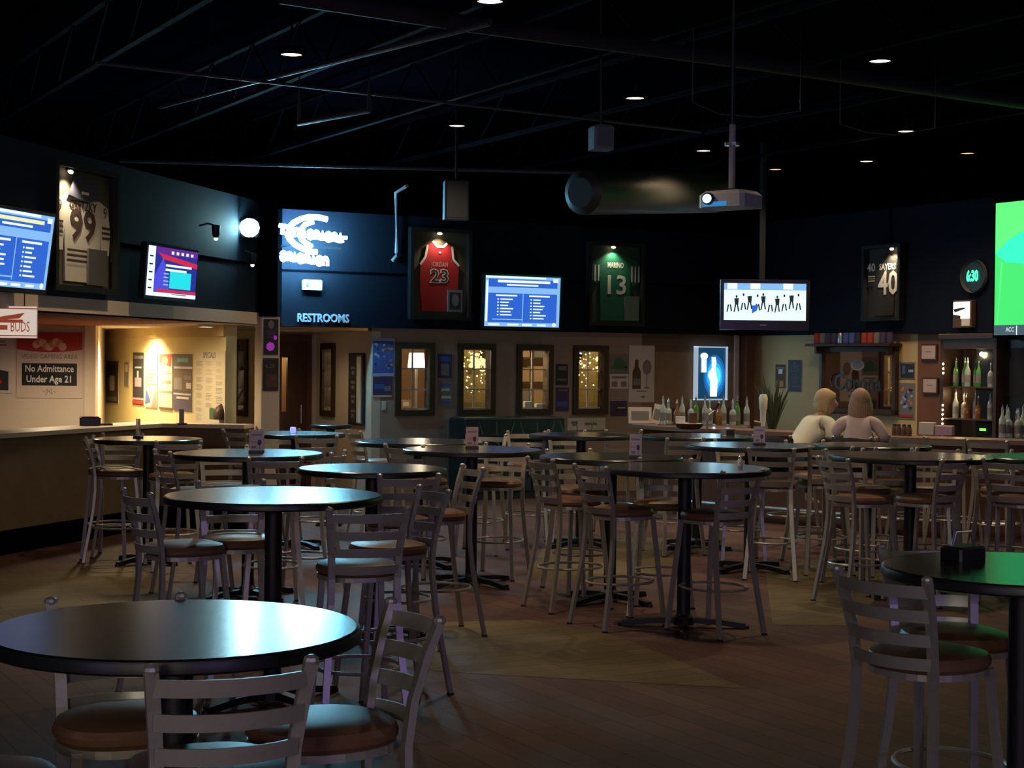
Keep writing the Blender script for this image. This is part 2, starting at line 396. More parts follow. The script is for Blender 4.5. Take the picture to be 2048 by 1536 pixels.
# ================================================================ DOWNLIGHTS
DL = [((-0.168,10.457,4.100), 'near the top edge, nearest to the camera', 1.0), ((-1.722,12.350,4.100), 'leftmost, above the left tables', 1.0), ((2.813,12.375,4.100), 'second largest, at upper right', 1.0),
      ((1.066,14.228,4.100), 'over the middle, up and left of the projector', .9), ((-0.575,16.008,4.100), 'above the red jersey', .8), ((3.925,16.077,4.100), 'right of the projector at upper right', .9),
      ((2.090,17.714,4.100), 'just left of the projector pole', .8), ((4.063,18.491,4.100), 'between projector and black jersey', .8),
      ((3.153,19.342,4.100), 'dim orange one just right of the projector', .25), ((5.004,17.703,4.100), 'dim one above the green clock', .3)]
dl0 = None
for k, (p, where, br) in enumerate(DL):
    lab = 'round recessed ceiling light, ' + where
    c = (1, .8, .55) if br > .5 else (1, .5, .25)
    t = thing('downlight', lab, 'ceiling light', (p[0], p[1], 4.1), 0, 'round ceiling lights')
    b = MB(); b.lathe([(.1, .06), (.1, 0), (.088, 0), (.088, .03)], M['black'], 20, cap=False); b.build('can', t, smooth=True)
    b = MB(); b.lathe([(.086, .012), (.086, .02)], glow('lamp_disc_%d' % int(br*10), c, 7*br+.2), 24); b.build('lens', t)
    b = MB(); b.tube([(0, 0, .05), (0, 0, .9)], .008, M['black']); b.build('stem', t)
    light('downlight_lamp', 'SPOT', (p[0], p[1], 4.08), 150*max(br, .7), WARM, .08, spot=135, blend=.9, rot=(0, 0, 0))
# added lamps without fittings, out of view, filling in light on the chairs
for x, y, e in ((-3.4, -3.2, 170), (-.6, -3.2, 330), (3.6, -2.6, 170), (6.4, 6.0, 100), (-5.2, 3.0, 30)):
    light('downlight_lamp', 'SPOT', (x, y, 4.08), e, (1, .82, .6), .08, spot=155, blend=.9, rot=(0, 0, 0))

# ================================================================ WINDOWS in the walls
def window(w, q, name, wid, hei, muntins, z0=None, z1=None):
    u = q[0]; z0 = z0 or 1.13; z1 = z1 or 1.91
    t = bpy.data.objects.new(name, None); col.objects.link(t); t.location = w.at(u, 0); t.rotation_euler = (0, 0, w.a); t['kind'] = 'structure'
    b = MB(); h = wid/2; fw = .075
    b.box(-h-fw, -.035, z0-fw, -h, .12, z1+fw, M['frame']); b.box(h, -.035, z0-fw, h+fw, .12, z1+fw, M['frame'])
    b.box(-h, -.035, z1, h, .12, z1+fw, M['frame']); b.box(-h, -.035, z0-fw, h, .12, z0, M['frame'])
    b.build('frame', t)
    b = MB(); b.rect(-h, z0, h, z1, M['glass'], .1); b.build('pane', t) if False else None
    b = MB(); r = .009
    for kind, a in muntins:
        if kind == 'v': b.box(a*wid-h-r, .06, z0, a*wid-h+r, .08, z1, M['muntin'])
        else: b.box(-h, .06, z0+a*hei-r, h, .08, z0+a*hei+r, M['muntin'])
    b.box(-h, .055, z0, h, .09, z0+.022, M['muntin']); b.box(-h, .055, z1-.012, h, .09, z1, M['muntin'])
    b.build('muntins', t)
    return t
mset = [('v', .5), ('h', .33), ('h', .67)]
for k, q in enumerate(WIN): window(WB, q, 'window_%d' % (k+1), ow, .78, mset)
window(WV, (-1.36, 1.5), 'window_5', .3, .82, [('v', .5), ('h', .33), ('h', .67)], 1.08, 1.90)
window(WN, (.01, 1.5), 'window_6', .3, .83, [('h', .33), ('h', .67)], 1.10, 1.93)
# door at the end of the alcove
dm = mat('brown_door', (.1, .045, .02), .45, noise=.2, nscale=10)
t = bpy.data.objects.new('door_1', None); col.objects.link(t); t.location = WD.at(-.55, 0); t.rotation_euler = (0, 0, WD.a); t['kind'] = 'structure'
b = MB(); b.box(-.47, -.04, 0, -.4, .12, 2.09, M['wood']); b.box(.4, -.04, 0, .47, .12, 2.09, M['wood']); b.box(-.4, -.04, 2.0, .4, .12, 2.09, M['wood']); b.build('door_frame', t)
b = MB()
for x0, x1 in ((-.4, -.24), (-.1, .06), (.14, .4)): b.box(x0, 0, .0, x1, .05, 2.0, dm)
for x0, x1 in ((-.24, -.1), (.06, .14)): b.box(x0, 0, 0, x1, .05, 1.06, dm); b.box(x0, 0, 1.78, x1, .05, 2.0, dm)
b.build('door_leaf', t)
b = MB(); b.tube([(.32, -.05, .9), (.32, -.05, 1.15)], .012, M['silver']); b.build('door_handle', t)
# lit corridor behind the door and alcove window
mb = MB(); mb.box(-2.6, 1.3, 0, 1.6, 1.4, 2.4, mat('corridor_yellow', (.75, .6, .3), .8)); struct(mb, 'wall_corridor', WD.at(0, 0), WD.a)
light('corridor_lamp', 'POINT', WD.at(-.5, 1.9, -.7), 26, (1, .78, .45), .1)

# ================================================================ LOBBY light + fitting
lf = Vector((-3.239,16.900)+(0,))
t = thing('ceiling_light', 'small round warm light in the lobby ceiling above the counter', 'ceiling light', (lf.x, lf.y, 2.09))
b = MB(); b.lathe([(.09, .03), (.09, 0), (.07, 0)], M['white'], 20, cap=False); b.build('trim_ring', t)
b = MB(); b.lathe([(.07, .002), (.07, .01)], glow('lobby_lens', (1, .8, .5), 9), 20); b.build('lens', t)
yp = WY.at(.95, 2.06, .35)
light('lobby_lamp', 'SPOT', (yp[0], yp[1], 2.07), 260, (1, .8, .42), .06, target=(yp[0]+.08, yp[1]+.12, 0), spot=150, blend=.8)
yp = WY.at(3.1, 2.05, .9)
light('lobby_lamp', 'SPOT', (yp[0], yp[1], 2.05), 80, (1, .76, .42), .08, rot=(0, 0, 0), spot=176, blend=.8)
light('lobby_lamp', 'SPOT', (-4.9, 16.9, 2.06), 75, (1, .8, .52), .1, rot=(0, 0, 0), spot=176, blend=.8)
yp = WV.at(-.6, 2.05, .8)
light('alcove_lamp', 'SPOT', (yp[0], yp[1], 2.05), 14, (1, .76, .44), .08, rot=(0, 0, 0), spot=160, blend=.9)

# ================================================================ LEFT COUNTER
ctop = mat('pale_counter_laminate', (.7, .62, .48), .4); cfront = mat('brown_panel', (.14, .1, .06), .8, noise=.2, nscale=8)
A = Vector((-5.9, 9.0)); Bc = Vector((-4.490,14.036,1.080)[:2]); Cc = Vector((-3.623,16.597,1.080)[:2]); Dc = Vector((-2.749,16.427,1.080)[:2])
A = Bc + (Bc-Cc).normalized()*5
def offp(p, q, d): n = (q-p).normalized(); return Vector((-n.y, n.x))*d
n1 = offp(A, Cc, .5); n2 = offp(Cc, Dc, .3)
Ci = Cc + n1 + n2*.6
out = [A, Cc, Dc]; inn = [A+n1, Cc+n1*.9+n2*.9, Dc+n2]
b = MB(); vs = [(p.x, p.y, z) for z in (1.04, 1.08) for p in out+inn]
b.add(vs, [(0, 1, 4, 3), (1, 2, 5, 4), (9, 10, 7, 6), (10, 11, 8, 7), (0, 6, 7, 1), (1, 7, 8, 2), (2, 8, 11, 5), (3, 4, 10, 9), (4, 5, 11, 10), (0, 3, 9, 6)], ctop)
t = thing('lobby_counter', 'long brown counter with pale top along the left side', 'counter')
b.build('countertop', t)
b = MB(); ins = .03
o2 = [p + (q-p).normalized()*0 for p, q in zip(out, inn)]
vs = [(p.x+n.x*.06, p.y+n.y*.06, z) for z in (.22, 1.04) for p, n in ((A, n1), (Cc, (n1+n2)*.8), (Dc, n2))]
vs += [(p.x+n.x*.16, p.y+n.y*.16, z) for z in (.22, 1.04) for p, n in ((A, n1), (Cc, (n1+n2)*.8), (Dc, n2))]
b.add(vs, [(0, 1, 4, 3), (1, 2, 5, 4), (6, 9, 10, 7), (7, 10, 11, 8), (2, 8, 11, 5), (0, 3, 9, 6), (3, 4, 10, 9), (4, 5, 11, 10)], cfront)
b.build('front_panel', t)
b = MB()
vs = [(p.x+n.x*.1, p.y+n.y*.1, z) for z in (0, .22) for p, n in ((A, n1), (Cc, (n1+n2)*.8), (Dc, n2))]
b.add(vs, [(0, 1, 4, 3), (1, 2, 5, 4)], M['black']); b.build('kick_board', t)
bx = Vector((-4.203,15.943,1.080)); b = MB(); b.bbox(-.1, -.1, 0, .1, .1, .09, .01, M['tvplastic']); b.box(.08, -.02, .0, .22, .06, .02, M['tvplastic'])
tag(b.build('card_terminal', None, (bx.x, bx.y, 1.08), .3), 'small black box at the inner corner of pale counter top', 'box')
for px, (x, y), lab, h in ((0, (-3.374,16.350), 'slim mauve card stand on counter below the dark poster', .16),):
    t = thing('card_stand', lab, 'sign holder', (x, y, 1.08), .2)
    b = MB(); b.lathe([(.06, 0), (.055, .015), (.02, .02)], M['steelblack'], 14); b.build('foot', t)
    b = MB(); b.box(-.025, -.012, .015, .025, .012, h, M['pinkp']); b.build('card', t)
# gaming machines' dark corner item
# ================================================================ POSTERS
def poster(w, q, draw, label, name='poster', off=.009, cat='poster', group=None, thick=.006, backm=None):
    t = on(w, q, off)
    b = MB(); W2, H2 = q[2]/2, q[3]/2
    b.box(-W2, 0, -H2, W2, thick, H2, backm or M['paper'])
    draw(b, q[2], q[3])
    o = b.build(name, None, (t[0], t[1], t[2]), w.a); tag(o, label, cat, group); return o
def lines(b, x0, x1, z1, z0, n, m, y=-.001, k=.45):
    st = (z1-z0)/n
    for i in range(n):
        e = x1 - (x1-x0)*random.random()*.35
        b.rect(x0, z1-(i+k)*st-st*.0, e, z1-i*st, m, y)
def d_gaming(b, w, h):
    b.rect(-w/2, -h/2, w/2, h/2, mat('sign_cream', (.62, .5, .42), .7), -.001)
    b.poly([(-w/2, h/2), (-w/2, h*.24)] + [(-w/2+w*i/10, h*.24-h*.04*math.sin(PI*i/10)) for i in range(1, 10)] + [(w/2, h*.24), (w/2, h/2)], M['redp'], -.002)
    for i in range(9): b.ell(-w*.2+w*.05*i, h*.29+.03*math.sin(i*1.3)+.02, w*.06, h*.06, M['orangep'] if i % 2 else mat('skin_print', (.7, .45, .35), .7), -.003-.0002*i)
    b.text('VIDEO GAMING AREA', 0, h*.13, .075, M['greyp'], -.003, width=w*.86)
    b.rect(-w*.42, -h*.31, w*.42, h*.03, M['blkprint'], -.003)
    b.text('No Admittance', 0, -h*.055, .11, M['white'], -.005, width=w*.74, bold=.002)
    b.text('Under Age 21', 0, -h*.215, .11, M['white'], -.005, width=w*.68, bold=.002)
    b.text('~JHL~', 0, -h*.4, .09, M['greyp'], -.003, width=w*.2)
poster(WG, (-0.520,1.663,0.745,0.745), d_gaming, 'white and red sign reading Video Gaming Area, No Admittance Under Age 21', 'sign', cat='sign')
def d_left(b, w, h):
    b.rect(-w/2, -h/2, w/2, h/2, M['paper'], -.001)
    lines(b, w*.0, w*.4, h*.42, h*.3, 2, M['greyp'], -.002)
    b.poly([(-w/2, -h*.45), (w*.42, -h*.45), (w*.42, -h*.12), (w*.2, -h*.08), (0, -h*.2)], M['dkprint'], -.002)
    b.ell(w*.1, -h*.3, w*.2, h*.07, M['redp'], -.003); b.ell(w*.1, -h*.3, w*.13, h*.045, M['paper'], -.004)
poster(WG, (-1.239,1.665,0.603,0.648), d_left, 'white poster with dark hockey picture cut off at the left edge')
# hanging lit beer sign at left edge
def beer(b, w, h):
    b.rect(-w/2, -h/2, w/2, h/2, glow('sign_pale', (1, .82, .7), .62), -.001)
    rm = mat('sign_red_print', (.5, .08, .04), .6, emit=(.6, .1, .04), es=.35)
    for z in (-h/2+.012, h/2-.02): b.rect(-w/2, z, w/2, z+.008, rm, -.002)
    b.poly([(-w*.3, 0), (w*.25, h*.12), (w*.33, h*.3), (-w*.2, h*.1)], rm, -.003)
    b.rect(-w*.2, -h*.02, w*.3, h*.08, rm, -.003)
    b.text('BUDS', w*.26, -h*.16, .11, rm, -.004, width=w*.27); b.rect(-w*.1, -h*.25, w*.08, -h*.1, rm, -.003)
q = (-4.854,2.016,0.905,0.234)
p = (-3.771,11.950,2.020)
t = thing('lit_sign', 'pale lit sign with red lettering hanging at left edge under the dark wall', 'sign', p, .25)
b = MB(); b.bbox(-.32, 0, -.12, .215, .05, .12, .01, M['white']); b.build('case', t)
b = MB(); beer(b, .5, .235); o = b.build('sign_face', t); o.location = (-.04, -.002, 0)
for x in (-.2, .12): b = MB(); b.tube([(x, .02, .11), (x, .02, .25)], .004, M['steelblack']); b.build('chain', t)

def d_generic(bg, blocks):
    def f(b, w, h):
        b.rect(-w/2, -h/2, w/2, h/2, M[bg], -.001)
        for i, (x0, z0, x1, z1, m) in enumerate(blocks): b.rect(x0*w, z0*h, x1*w, z1*h, M[m], -.002-.0004*i)
    return f
def P(w, args, bg, blocks, label, name='poster', **k): poster(w, args, d_generic(bg, blocks), label, name, **k)
P(WY, (-0.941,1.438,0.567,0.546), 'brownp', [(-.4, -.1, .1, .25, 'greyp'), (-.3, .1, .3, .4, 'ochp' if False else 'dkprint'), (-.2, -.2, .2, .15, 'paper'), (-.4, -.45, .4, -.35, 'greyp')], 'narrow olive and black beer poster at left end of yellow wall')
P(WY, (-0.285,1.547,0.201,0.310), 'greyp', [(-.3, .1, .3, .4, 'paper')], 'small faded grey notice on yellow wall')
P(WY, (0.228,1.498,0.470,0.650), 'dkprint', [(-.4, .38, .45, .44, 'greyp'), (-.3, .2, .3, .23, 'paper'), (-.1, 0, .05, .15, 'paper'), (-.3, -.15, .3, .02, 'pinkp'), (-.5, -.4, .5, -.36, 'pinkp'), (-.5, -.48, .5, -.41, 'redp')], 'tall dark poster with pink figure, second from left on yellow wall')
def d_teal(b, w, h):
    b.rect(-w/2, -h/2, w/2, h/2, mat('pale_print', (.65, .58, .4), .7), -.001)
    b.poly([(-w/2, h/2), (-w/2, h*.26), (-w*.1, h*.26), (w/2, h/2)], M['tealp'], -.002); b.ell(-w*.15, h*.4, w*.18, h*.05, M['paper'], -.003)
    b.poly([(-w/2, -h*.45), (0, -h*.4), (-w*.4, -h*.15)], M['bluep'], -.002); b.poly([(0, -h*.5), (w/2, -h*.5), (w*.4, -h*.15)], M['greyp'], -.002)
    lines(b, -w*.4, w*.45, h*.2, -h*.12, 5, M['orangep'], -.003, .3)
poster(WY, (0.770,1.485,0.489,0.652), d_teal, 'tall pale poster with teal corner on yellow wall')
def d_red(b, w, h):
    b.rect(-w/2, -h/2, w/2, h/2, mat('pale_print', (.65, .58, .4), .7), -.001)
    b.poly([(-w/2, h*.35), (w*.4, h*.27), (w/2, h/2), (-w/2, h/2)], M['redp'], -.002); b.ell(-w*.05, h*.38, w*.25, h*.08, M['orangep'], -.003)
    lines(b, -w*.4, w*.45, h*.2, h*.12, 2, M['greyp'], -.003); b.rect(-w*.35, -.02, w*.4, .02, M['greyp'], -.003)
    b.rect(-w/2, -h*.2, w/2, -h*.16, M['greyp'], -.003); b.rect(-w/2, -h*.5, w/2, -h*.46, M['brownp'], -.003)
poster(WY, (1.346,1.479,0.503,0.653), d_red, 'tall pale poster with red picture at its top on yellow wall')
P(WY, (1.981,1.481,0.692,0.651), 'purplep', [(-.5, .3, .5, .5, 'dkprint'), (-.3, .36, .3, .43, 'tealp'), (-.45, .24, .5, .28, 'paper'), (-.5, -.15, .5, .2, 'brownp'), (-.45, -.12, -.02, .08, 'greyp'), (.2, -.1, .45, 0, 'paper'), (.1, .05, .45, .13, 'greyp'), (-.45, -.22, .45, -.19, 'paper'), (-.3, -.29, .35, -.25, 'paper')], 'wide dark purple poster with people, right of the other yellow wall posters')
def d_specials(b, w, h):
    b.rect(-w/2, -h/2, w/2, h/2, mat('menu_cream', (.68, .6, .45), .8), -.001)
    b.text('SPECIALS', -w*.02, h*.44, .085, M['greyp'], -.002, width=w*.42, bold=.002)
    for cx in (-.36, -.03, .3):
        z = h*.36
        while z > -h*.42:
            hh = random.uniform(.05, .11)*h
            if cx == -.03 and z < -h*.25: break
            lines(b, (cx-.1)*w, (cx+.13)*w, z, z-hh, 5, M['greyp'] if random.random() < .5 else mat('faint_print', (.42, .36, .26), .8), -.002, .3)
            z -= hh + .03*h
    b.rect(0, -h*.42, w*.17, -h*.27, M['greenp'], -.003)
poster(WY, (2.931,1.438,0.996,0.806), d_specials, 'large cream specials menu board covering right end of yellow wall', 'menu_board', cat='menu')
q = (3.323,1.188,0.223,0.096)
t = thing('wall_sconce', 'dark half-round fitting on the yellow wall at edge of menu board', 'fitting', WY.at(q[0], q[1], .01), WY.a)
b = MB(); b.lathe([(.09, -.08), (.09, 0), (.05, .06), (.0, .09)], M['dwood'], 16, cap=False); b.build('shade', t, smooth=True)

# posters on the back wall
def d_blue(b, w, h):
    b.rect(-w/2, -h/2, w/2, h/2, M['ltblue'], -.001); b.rect(-w*.47, -h*.42, w*.47, h*.42, M['bluep'], -.002)
    for i in range(26):
        x, z = random.uniform(-.38, .38)*w, random.uniform(-.34, .36)*h
        b.ell(x, z, w*.06, h*.035, random.choice([M['ltblue'], M['orangep'], M['bluep'], M['paper'], M['purplep']]), -.003-.0001*i, 10)
    b.text('SUPER SUNDAY', 0, h*.45, .035, M['bluep'], -.004, width=w*.7) if False else None
poster(WB, (-0.155,1.798,0.303,0.477), d_blue, 'bright blue poster with white border beside the alcove corner')
P(WB, (-0.165,1.421,0.262,0.251), 'paper', [(-.5, -.4, .5, .5, 'purplep'), (-.4, -.1, .1, .15, 'bluep'), (.1, -.2, .45, .05, 'greyp')], 'small dark blue picture poster hung under the bright blue one')
b = MB(); b.bbox(-.03, -.008, -.055, .03, 0, .055, .003, M['paper']); q = (-0.139,1.189,0.076,0.138)
tag(b.build('wall_plate', None, WB.at(q[0], q[1], .001), WB.a), 'small pale switch plate on back wall left of the first window', 'switch')
P(WB, (0.711,1.691,0.201,0.307), 'purplep', [(-.4, .2, .4, .4, 'bluep'), (-.3, -.4, .3, .1, 'greyp')], 'dim blue poster between first and second windows, upper one')
P(WB, (0.722,1.338,0.201,0.321), 'greyp', [(-.4, .3, .4, .4, 'bluep'), (-.3, .1, .3, .2, 'paper'), (-.3, -.2, .4, -.1, 'paper'), (-.4, -.4, .3, -.3, 'bluep')], 'dim grey poster between first and second windows, lower one')
P(WB, (2.465,1.590,0.187,0.280), 'dkprint', [(-.3, .2, .4, .4, 'greyp'), (-.4, -.3, .4, -.2, 'greyp')], 'dark poster between third and fourth windows, upper one')
P(WB, (2.477,1.259,0.203,0.314), 'purplep', [(-.3, .35, .4, .42, 'greyp'), (-.4, -.3, .4, -.1, 'bluep')], 'dark blue poster between third and fourth windows, lower one')
def d_hat(b, w, h):
    b.rect(-w/2, -h/2, w/2, h/2, M['greyp'], -.001)
    b.ell(0, -h*.0, w*.3, h*.3, M['greenp'], -.002); b.rect(-w*.45, -h*.3, w*.45, -h*.12, M['greenp'], -.003); b.rect(w*.3, -h*.4, w*.42, h*.1, M['greenp'], -.003)
poster(WB, (3.376,1.744,0.301,0.259), d_hat, 'grey poster with a green hat shape right of fourth window')
P(WB, (3.380,1.498,0.301,0.205), 'paper', [(-.4, .2, .4, .35, 'greyp'), (-.4, -.35, -.1, 0, 'greyp'), (.1, -.35, .4, 0, 'greyp')], 'pale notice directly below the green hat poster')
P(WB, (3.376,1.130,0.269,0.205), 'purplep', [(-.2, -.2, .3, .2, 'dkprint'), (-.1, 0, .4, .1, 'pinkp')], 'small dark purple flyer low on wall right of fourth window')
def d_wine(b, w, h):
    b.rect(-w/2, -h/2, w/2, h/2, M['paper'], -.001)
    b.text('A new', 0, h*.4, .06, M['purplep'], -.002, width=w*.5) if False else None
    x = -w*.2
    b.poly([(x-.07, -h*.26), (x+.07, -h*.26), (x+.07, h*.04), (x+.03, h*.13), (x+.028, h*.25), (x-.028, h*.25), (x-.03, h*.13), (x-.07, h*.04)], M['brownp'], -.003)
    b.rect(x-.06, -h*.2, x+.06, -h*.08, M['greyp'], -.004)
    gx = w*.2; b.ell(gx, h*.12, w*.17, h*.13, M['greyp'], -.003); b.ell(gx, h*.1, w*.12, h*.1, mat('pale_brown_print', (.3, .2, .17), .8), -.004)
    b.rect(gx-.006, -h*.24, gx+.006, 0, M['greyp'], -.003); b.ell(gx, -h*.24, w*.1, .012, M['greyp'], -.004)
    b.rect(-w*.2, -h*.31, w*.2, -h*.295, M['greyp'], -.003); b.rect(0, -h*.42, w*.12, -h*.38, M['greyp'], -.003)
poster(WB, (3.748,1.602,0.422,0.784), d_wine, 'tall pale poster showing a brown bottle and wine glass')
def d_long(b, w, h):
    b.rect(-w/2, -h/2, w/2, h/2, M['paper'], -.001); b.poly([(-w*.42, h*.25), (-w*.22, h*.25), (-w*.25, -h*.15), (-w*.36, -h*.15)], M['greyp'], -.002)
    b.rect(-w*.05, -h*.1, w*.28, h*.1, M['greyp'], -.002)
poster(WB, (2.862,0.924,0.604,0.162), d_long, 'long low white banner on wall right of the green cooler', 'banner', cat='banner')
# right wall posters
P(WR, (0.624,1.587,0.219,0.329), 'brownp', [(-.4, .3, .4, .4, 'greyp'), (-.2, .1, .2, .3, 'white'), (-.4, -.45, .3, -.2, 'orangep')], 'narrow brown poster on tan wall left of keep calm poster')
def d_calm(b, w, h):
    b.rect(-w/2, -h/2, w/2, h/2, mat('slate_print', (.05, .06, .09), .7), -.001)
    b.ell(0, h*.4, .02, .02, M['greyp'], -.002)
    for i, s in enumerate(('KEEP', 'CALM', 'AND', 'CARRY', 'ON')): b.text(s, 0, h*(.28-.12*i), .07 if s != 'AND' else .04, M['greyp'], -.003, width=w*(.6 if s != 'ON' and s != 'AND' else .3))
    b.rect(-w*.4, -h*.34, w*.4, -h*.32, M['greyp'], -.003)
poster(WR, (0.933,1.598,0.289,0.436), d_calm, 'dark slate keep calm poster with pale lettering on tan wall')
P(WR, (3.126,1.694,0.286,0.215), 'greyp', [(-.4, -.45, .45, .4, 'dkprint'), (-.3, -.2, -.1, .3, 'bluep'), (.1, -.1, .4, .05, 'ltblue')], 'small dark blue poster right of the mirror, upper one')
def d_team(b, w, h):
    b.rect(-w/2, -h/2, w/2, h/2, M['greyp'], -.001)
    for i in range(30): b.ell(random.uniform(-.35, .35)*w, random.uniform(-.3, .38)*h, w*.08, h*.04, random.choice([M['bluep'], M['dkprint'], M['ltblue'], M['orangep']]), -.002-.0001*i, 8)
    b.rect(-w*.4, -h*.45, w*.4, -h*.38, M['redp'], -.007)
poster(WR, (3.124,1.308,0.304,0.455), d_team, 'tall colourful team poster right of the mirror, lower one')
# brown panel beside the back bar, with two certificates
for k, q in enumerate(((3.534,1.924,0.276,0.205), (3.563,1.509,0.267,0.205))):
    t = thing('certificate', ('upper' if k == 0 else 'lower') + ' pale framed certificate beside the back bar cabinet', 'certificate', WR.at(q[0], q[1], .03), WR.a, 'certificates by the cabinet')
    b = MB(); b.bbox(-q[2]/2, -.01, -q[3]/2, q[2]/2, .02, q[3]/2, .006, M['dwood']); b.build('frame', t)
    b = MB(); b.rect(-q[2]/2+.02, -q[3]/2+.02, q[2]/2-.02, q[3]/2-.02, mat('pale_certificate', (.6, .42, .38), .5), -.013); b.rect(-.05, -.0, .05, .01, M['greyp'], -.014); b.build('paper', t)
mb = MB(); q0 = 3.315; q1 = 3.780
mb.box(q0, -.01, 0, q1, 0, 2.16, mat('red_brown_panel', (.2, .07, .03), .6, noise=.15, nscale=5)); struct(mb, 'trim_7', WR.at(0, 0), WR.a)

# ================================================================ JERSEYS in frames
def jersey_frame(w, q, label, kind, light_e=10, off=.12, seatoff=0.0):
    t = thing('framed_jersey', label, 'framed jersey', WX(w, q, off), w.a, None)
    W2, H2 = q[2]/2, q[3]/2; D = .09; fw = .045
    b = MB()
    b.box(-W2, -D, -H2, -W2+fw, .0, H2, M['blkprint']); b.box(W2-fw, -D, -H2, W2, .0, H2, M['blkprint'])
    b.box(-W2+fw, -D, H2-fw, W2-fw, .0, H2, M['blkprint']); b.box(-W2+fw, -D, -H2, W2-fw, .0, -H2+fw, M['blkprint']); b.build('frame', t)
    b = MB(); b.box(-W2+fw, -.01, -H2+fw, W2-fw, 0, H2-fw, backs[kind]); b.build('backing', t)
    return t, W2-fw, H2-fw
backs = dict(red=mat('olive_mat_board', (.07, .06, .035), .7), green=mat('green_mat_board', (.03, .06, .03), .7), black=mat('black_mat_board', (.05, .04, .035), .7), white=mat('grey_mat_board', (.1, .085, .06), .7))
def WX(w, q, off): return w.at(q[0], q[1], off)
def cloth(pts, m, thick=.02, y=-.03):
    b = MB(); n = len(pts)
    vs = [(x, y, z) for x, z in pts] + [(x, y+thick, z) for x, z in pts]
    b.add(vs, [tuple(range(n)), tuple(range(2*n-1, n-1, -1))] + [(i, i+n, (i+1) % n+n, (i+1) % n) for i in range(n)], m)
    return b
def lamp_over(t, H2, e, c=(1, .85, .6), x=0.0, tgt=-.5):
    b = MB(); b.tube([(x-.05, -.06, H2+.0), (x+.05, -.06, H2+.0)], .014, M['steelblack'], n=10); b.ball((x, -.066, H2-.02), .02, glow('picture_bulb', (1, .85, .6), 9), 10, (1.8, .7, .8)); b.build('picture_light', t)
    mw = Matrix.Translation(t.location) @ Matrix.Rotation(t.rotation_euler[2], 4, 'Z')
    light('picture_lamp', 'SPOT', mw @ Vector((x, -.1, H2-.045)), e*4, c, .015, target=mw @ Vector((x, -.03, H2+tgt)), spot=120, blend=.8)
redm = mat('red_cloth', (.42, .012, .015), .7, noise=.15, nscale=8); whm = mat('white_cloth', (.75, .68, .6), .7); grm = mat('green_cloth', (.012, .13, .07), .7, noise=.2, nscale=8)
bkm = mat('charcoal_cloth', (.03, .025, .022), .7); wjm = mat('offwhite_cloth', (.6, .55, .48), .7, noise=.08, nscale=8)
# red basketball jersey 23
q = (0.553,2.852,0.867,1.154)
t, a, h = jersey_frame(WB, q, 'red basketball jersey number 23 in black frame on the back wall', 'red')
pts = [(-.17, .38), (-.1, .43), (-.04, .36), (.05, .36), (.1, .41), (.17, .37), (.19, .2), (.27, .12), (.26, -.2), (.24, -.48), (-.24, -.48), (-.27, -.2), (-.27, .12), (-.2, .22)]
sx = a*.86/.27; sz = h*.92/.48
pts = [(x*sx*.82, z*sz*.95) for x, z in pts]
o = cloth(pts, redm).build('jersey', t)
b = MB()
def band(b, p, q, w_, m, y=-.034):
    p = Vector(p); q = Vector(q); d = (q-p).normalized(); n = Vector((-d.y, d.x))*w_
    b.poly([p+n, p-n, q-n, q+n], m, y)
for i, j in ((1, 2), (2, 3), (3, 4), (5, 6), (6, 7), (13, 0), (12, 13)): band(b, pts[i], pts[j], .015, whm)
b.build('white_piping', t)
b = MB(); b.text('JORDAN', 0, .12*sz, .085, mat('pale_red_letter', (.6, .3, .25), .7), -.034, width=.24, bold=.001)
b.text('23', 0, -.03*sz, .23, whm, -.034, width=.27, bold=.012); b.text('23', 0, -.03*sz, .23, mat('dark_letter', (.05, .01, .01), .7), -.036, width=.24, bold=.0)
b.ell(.0, .27*sz, .02, .012, whm, -.034); b.build('lettering', t)
b = MB(); b.box(a-.28, -.05, -h+.06, a-.07, -.035, -h+.34, mat('grey_frame_print', (.22, .22, .22), .6)); b.rect(a-.255, -h+.09, a-.095, -h+.31, M['dkprint'], -.052); b.ell(a-.17, -h+.21, .05, .08, M['greyp'], -.053); b.build('photo_card', t)
lamp_over(t, h+.0, 3.2, x=-.02)
# green football jersey 13
q = (3.208,2.810,0.901,1.120)
t, a, h = jersey_frame(WB, q, 'green football jersey number 13 in black frame on the back wall', 'green')
pts = [(-.22, .38), (-.08, .43), (.08, .43), (.22, .38), (.42, .3), (.4, .02), (.3, -.02), (.26, .12), (.25, -.5), (-.25, -.5), (-.26, .12), (-.3, .0), (-.41, .06), (-.42, .3)]
sx = a*.97/.42; sz = h*.95/.5
pts = [(x*sx, z*sz) for x, z in pts]
cloth(pts, grm).build('jersey', t)
for sg in (-1, 1):
    b = MB()
    for i in range(5): b.rect(sg*(.405-.03*i)*sx-.014, (.04)*sz, sg*(.405-.03*i)*sx+.014-.006, .26*sz, whm if i % 2 == 0 else redm, -.034) if i % 2 == 0 else None
    b.build('sleeve_stripes', t)
b = MB(); b.text('MARINO', 0, .26*sz, .1, whm, -.034, width=.26, bold=.004); b.text('13', 0, -.02*sz, .36, whm, -.034, width=.3, bold=.006); b.build('lettering', t)
b = MB(); b.box(a-.26, -.05, -h+.03, a-.03, -.035, -h+.36, mat('grey_green_card', (.14, .22, .16), .6)); b.build('photo_card', t)
lamp_over(t, h+.0, 2.2, (.95, 1, .7), x=-.06)
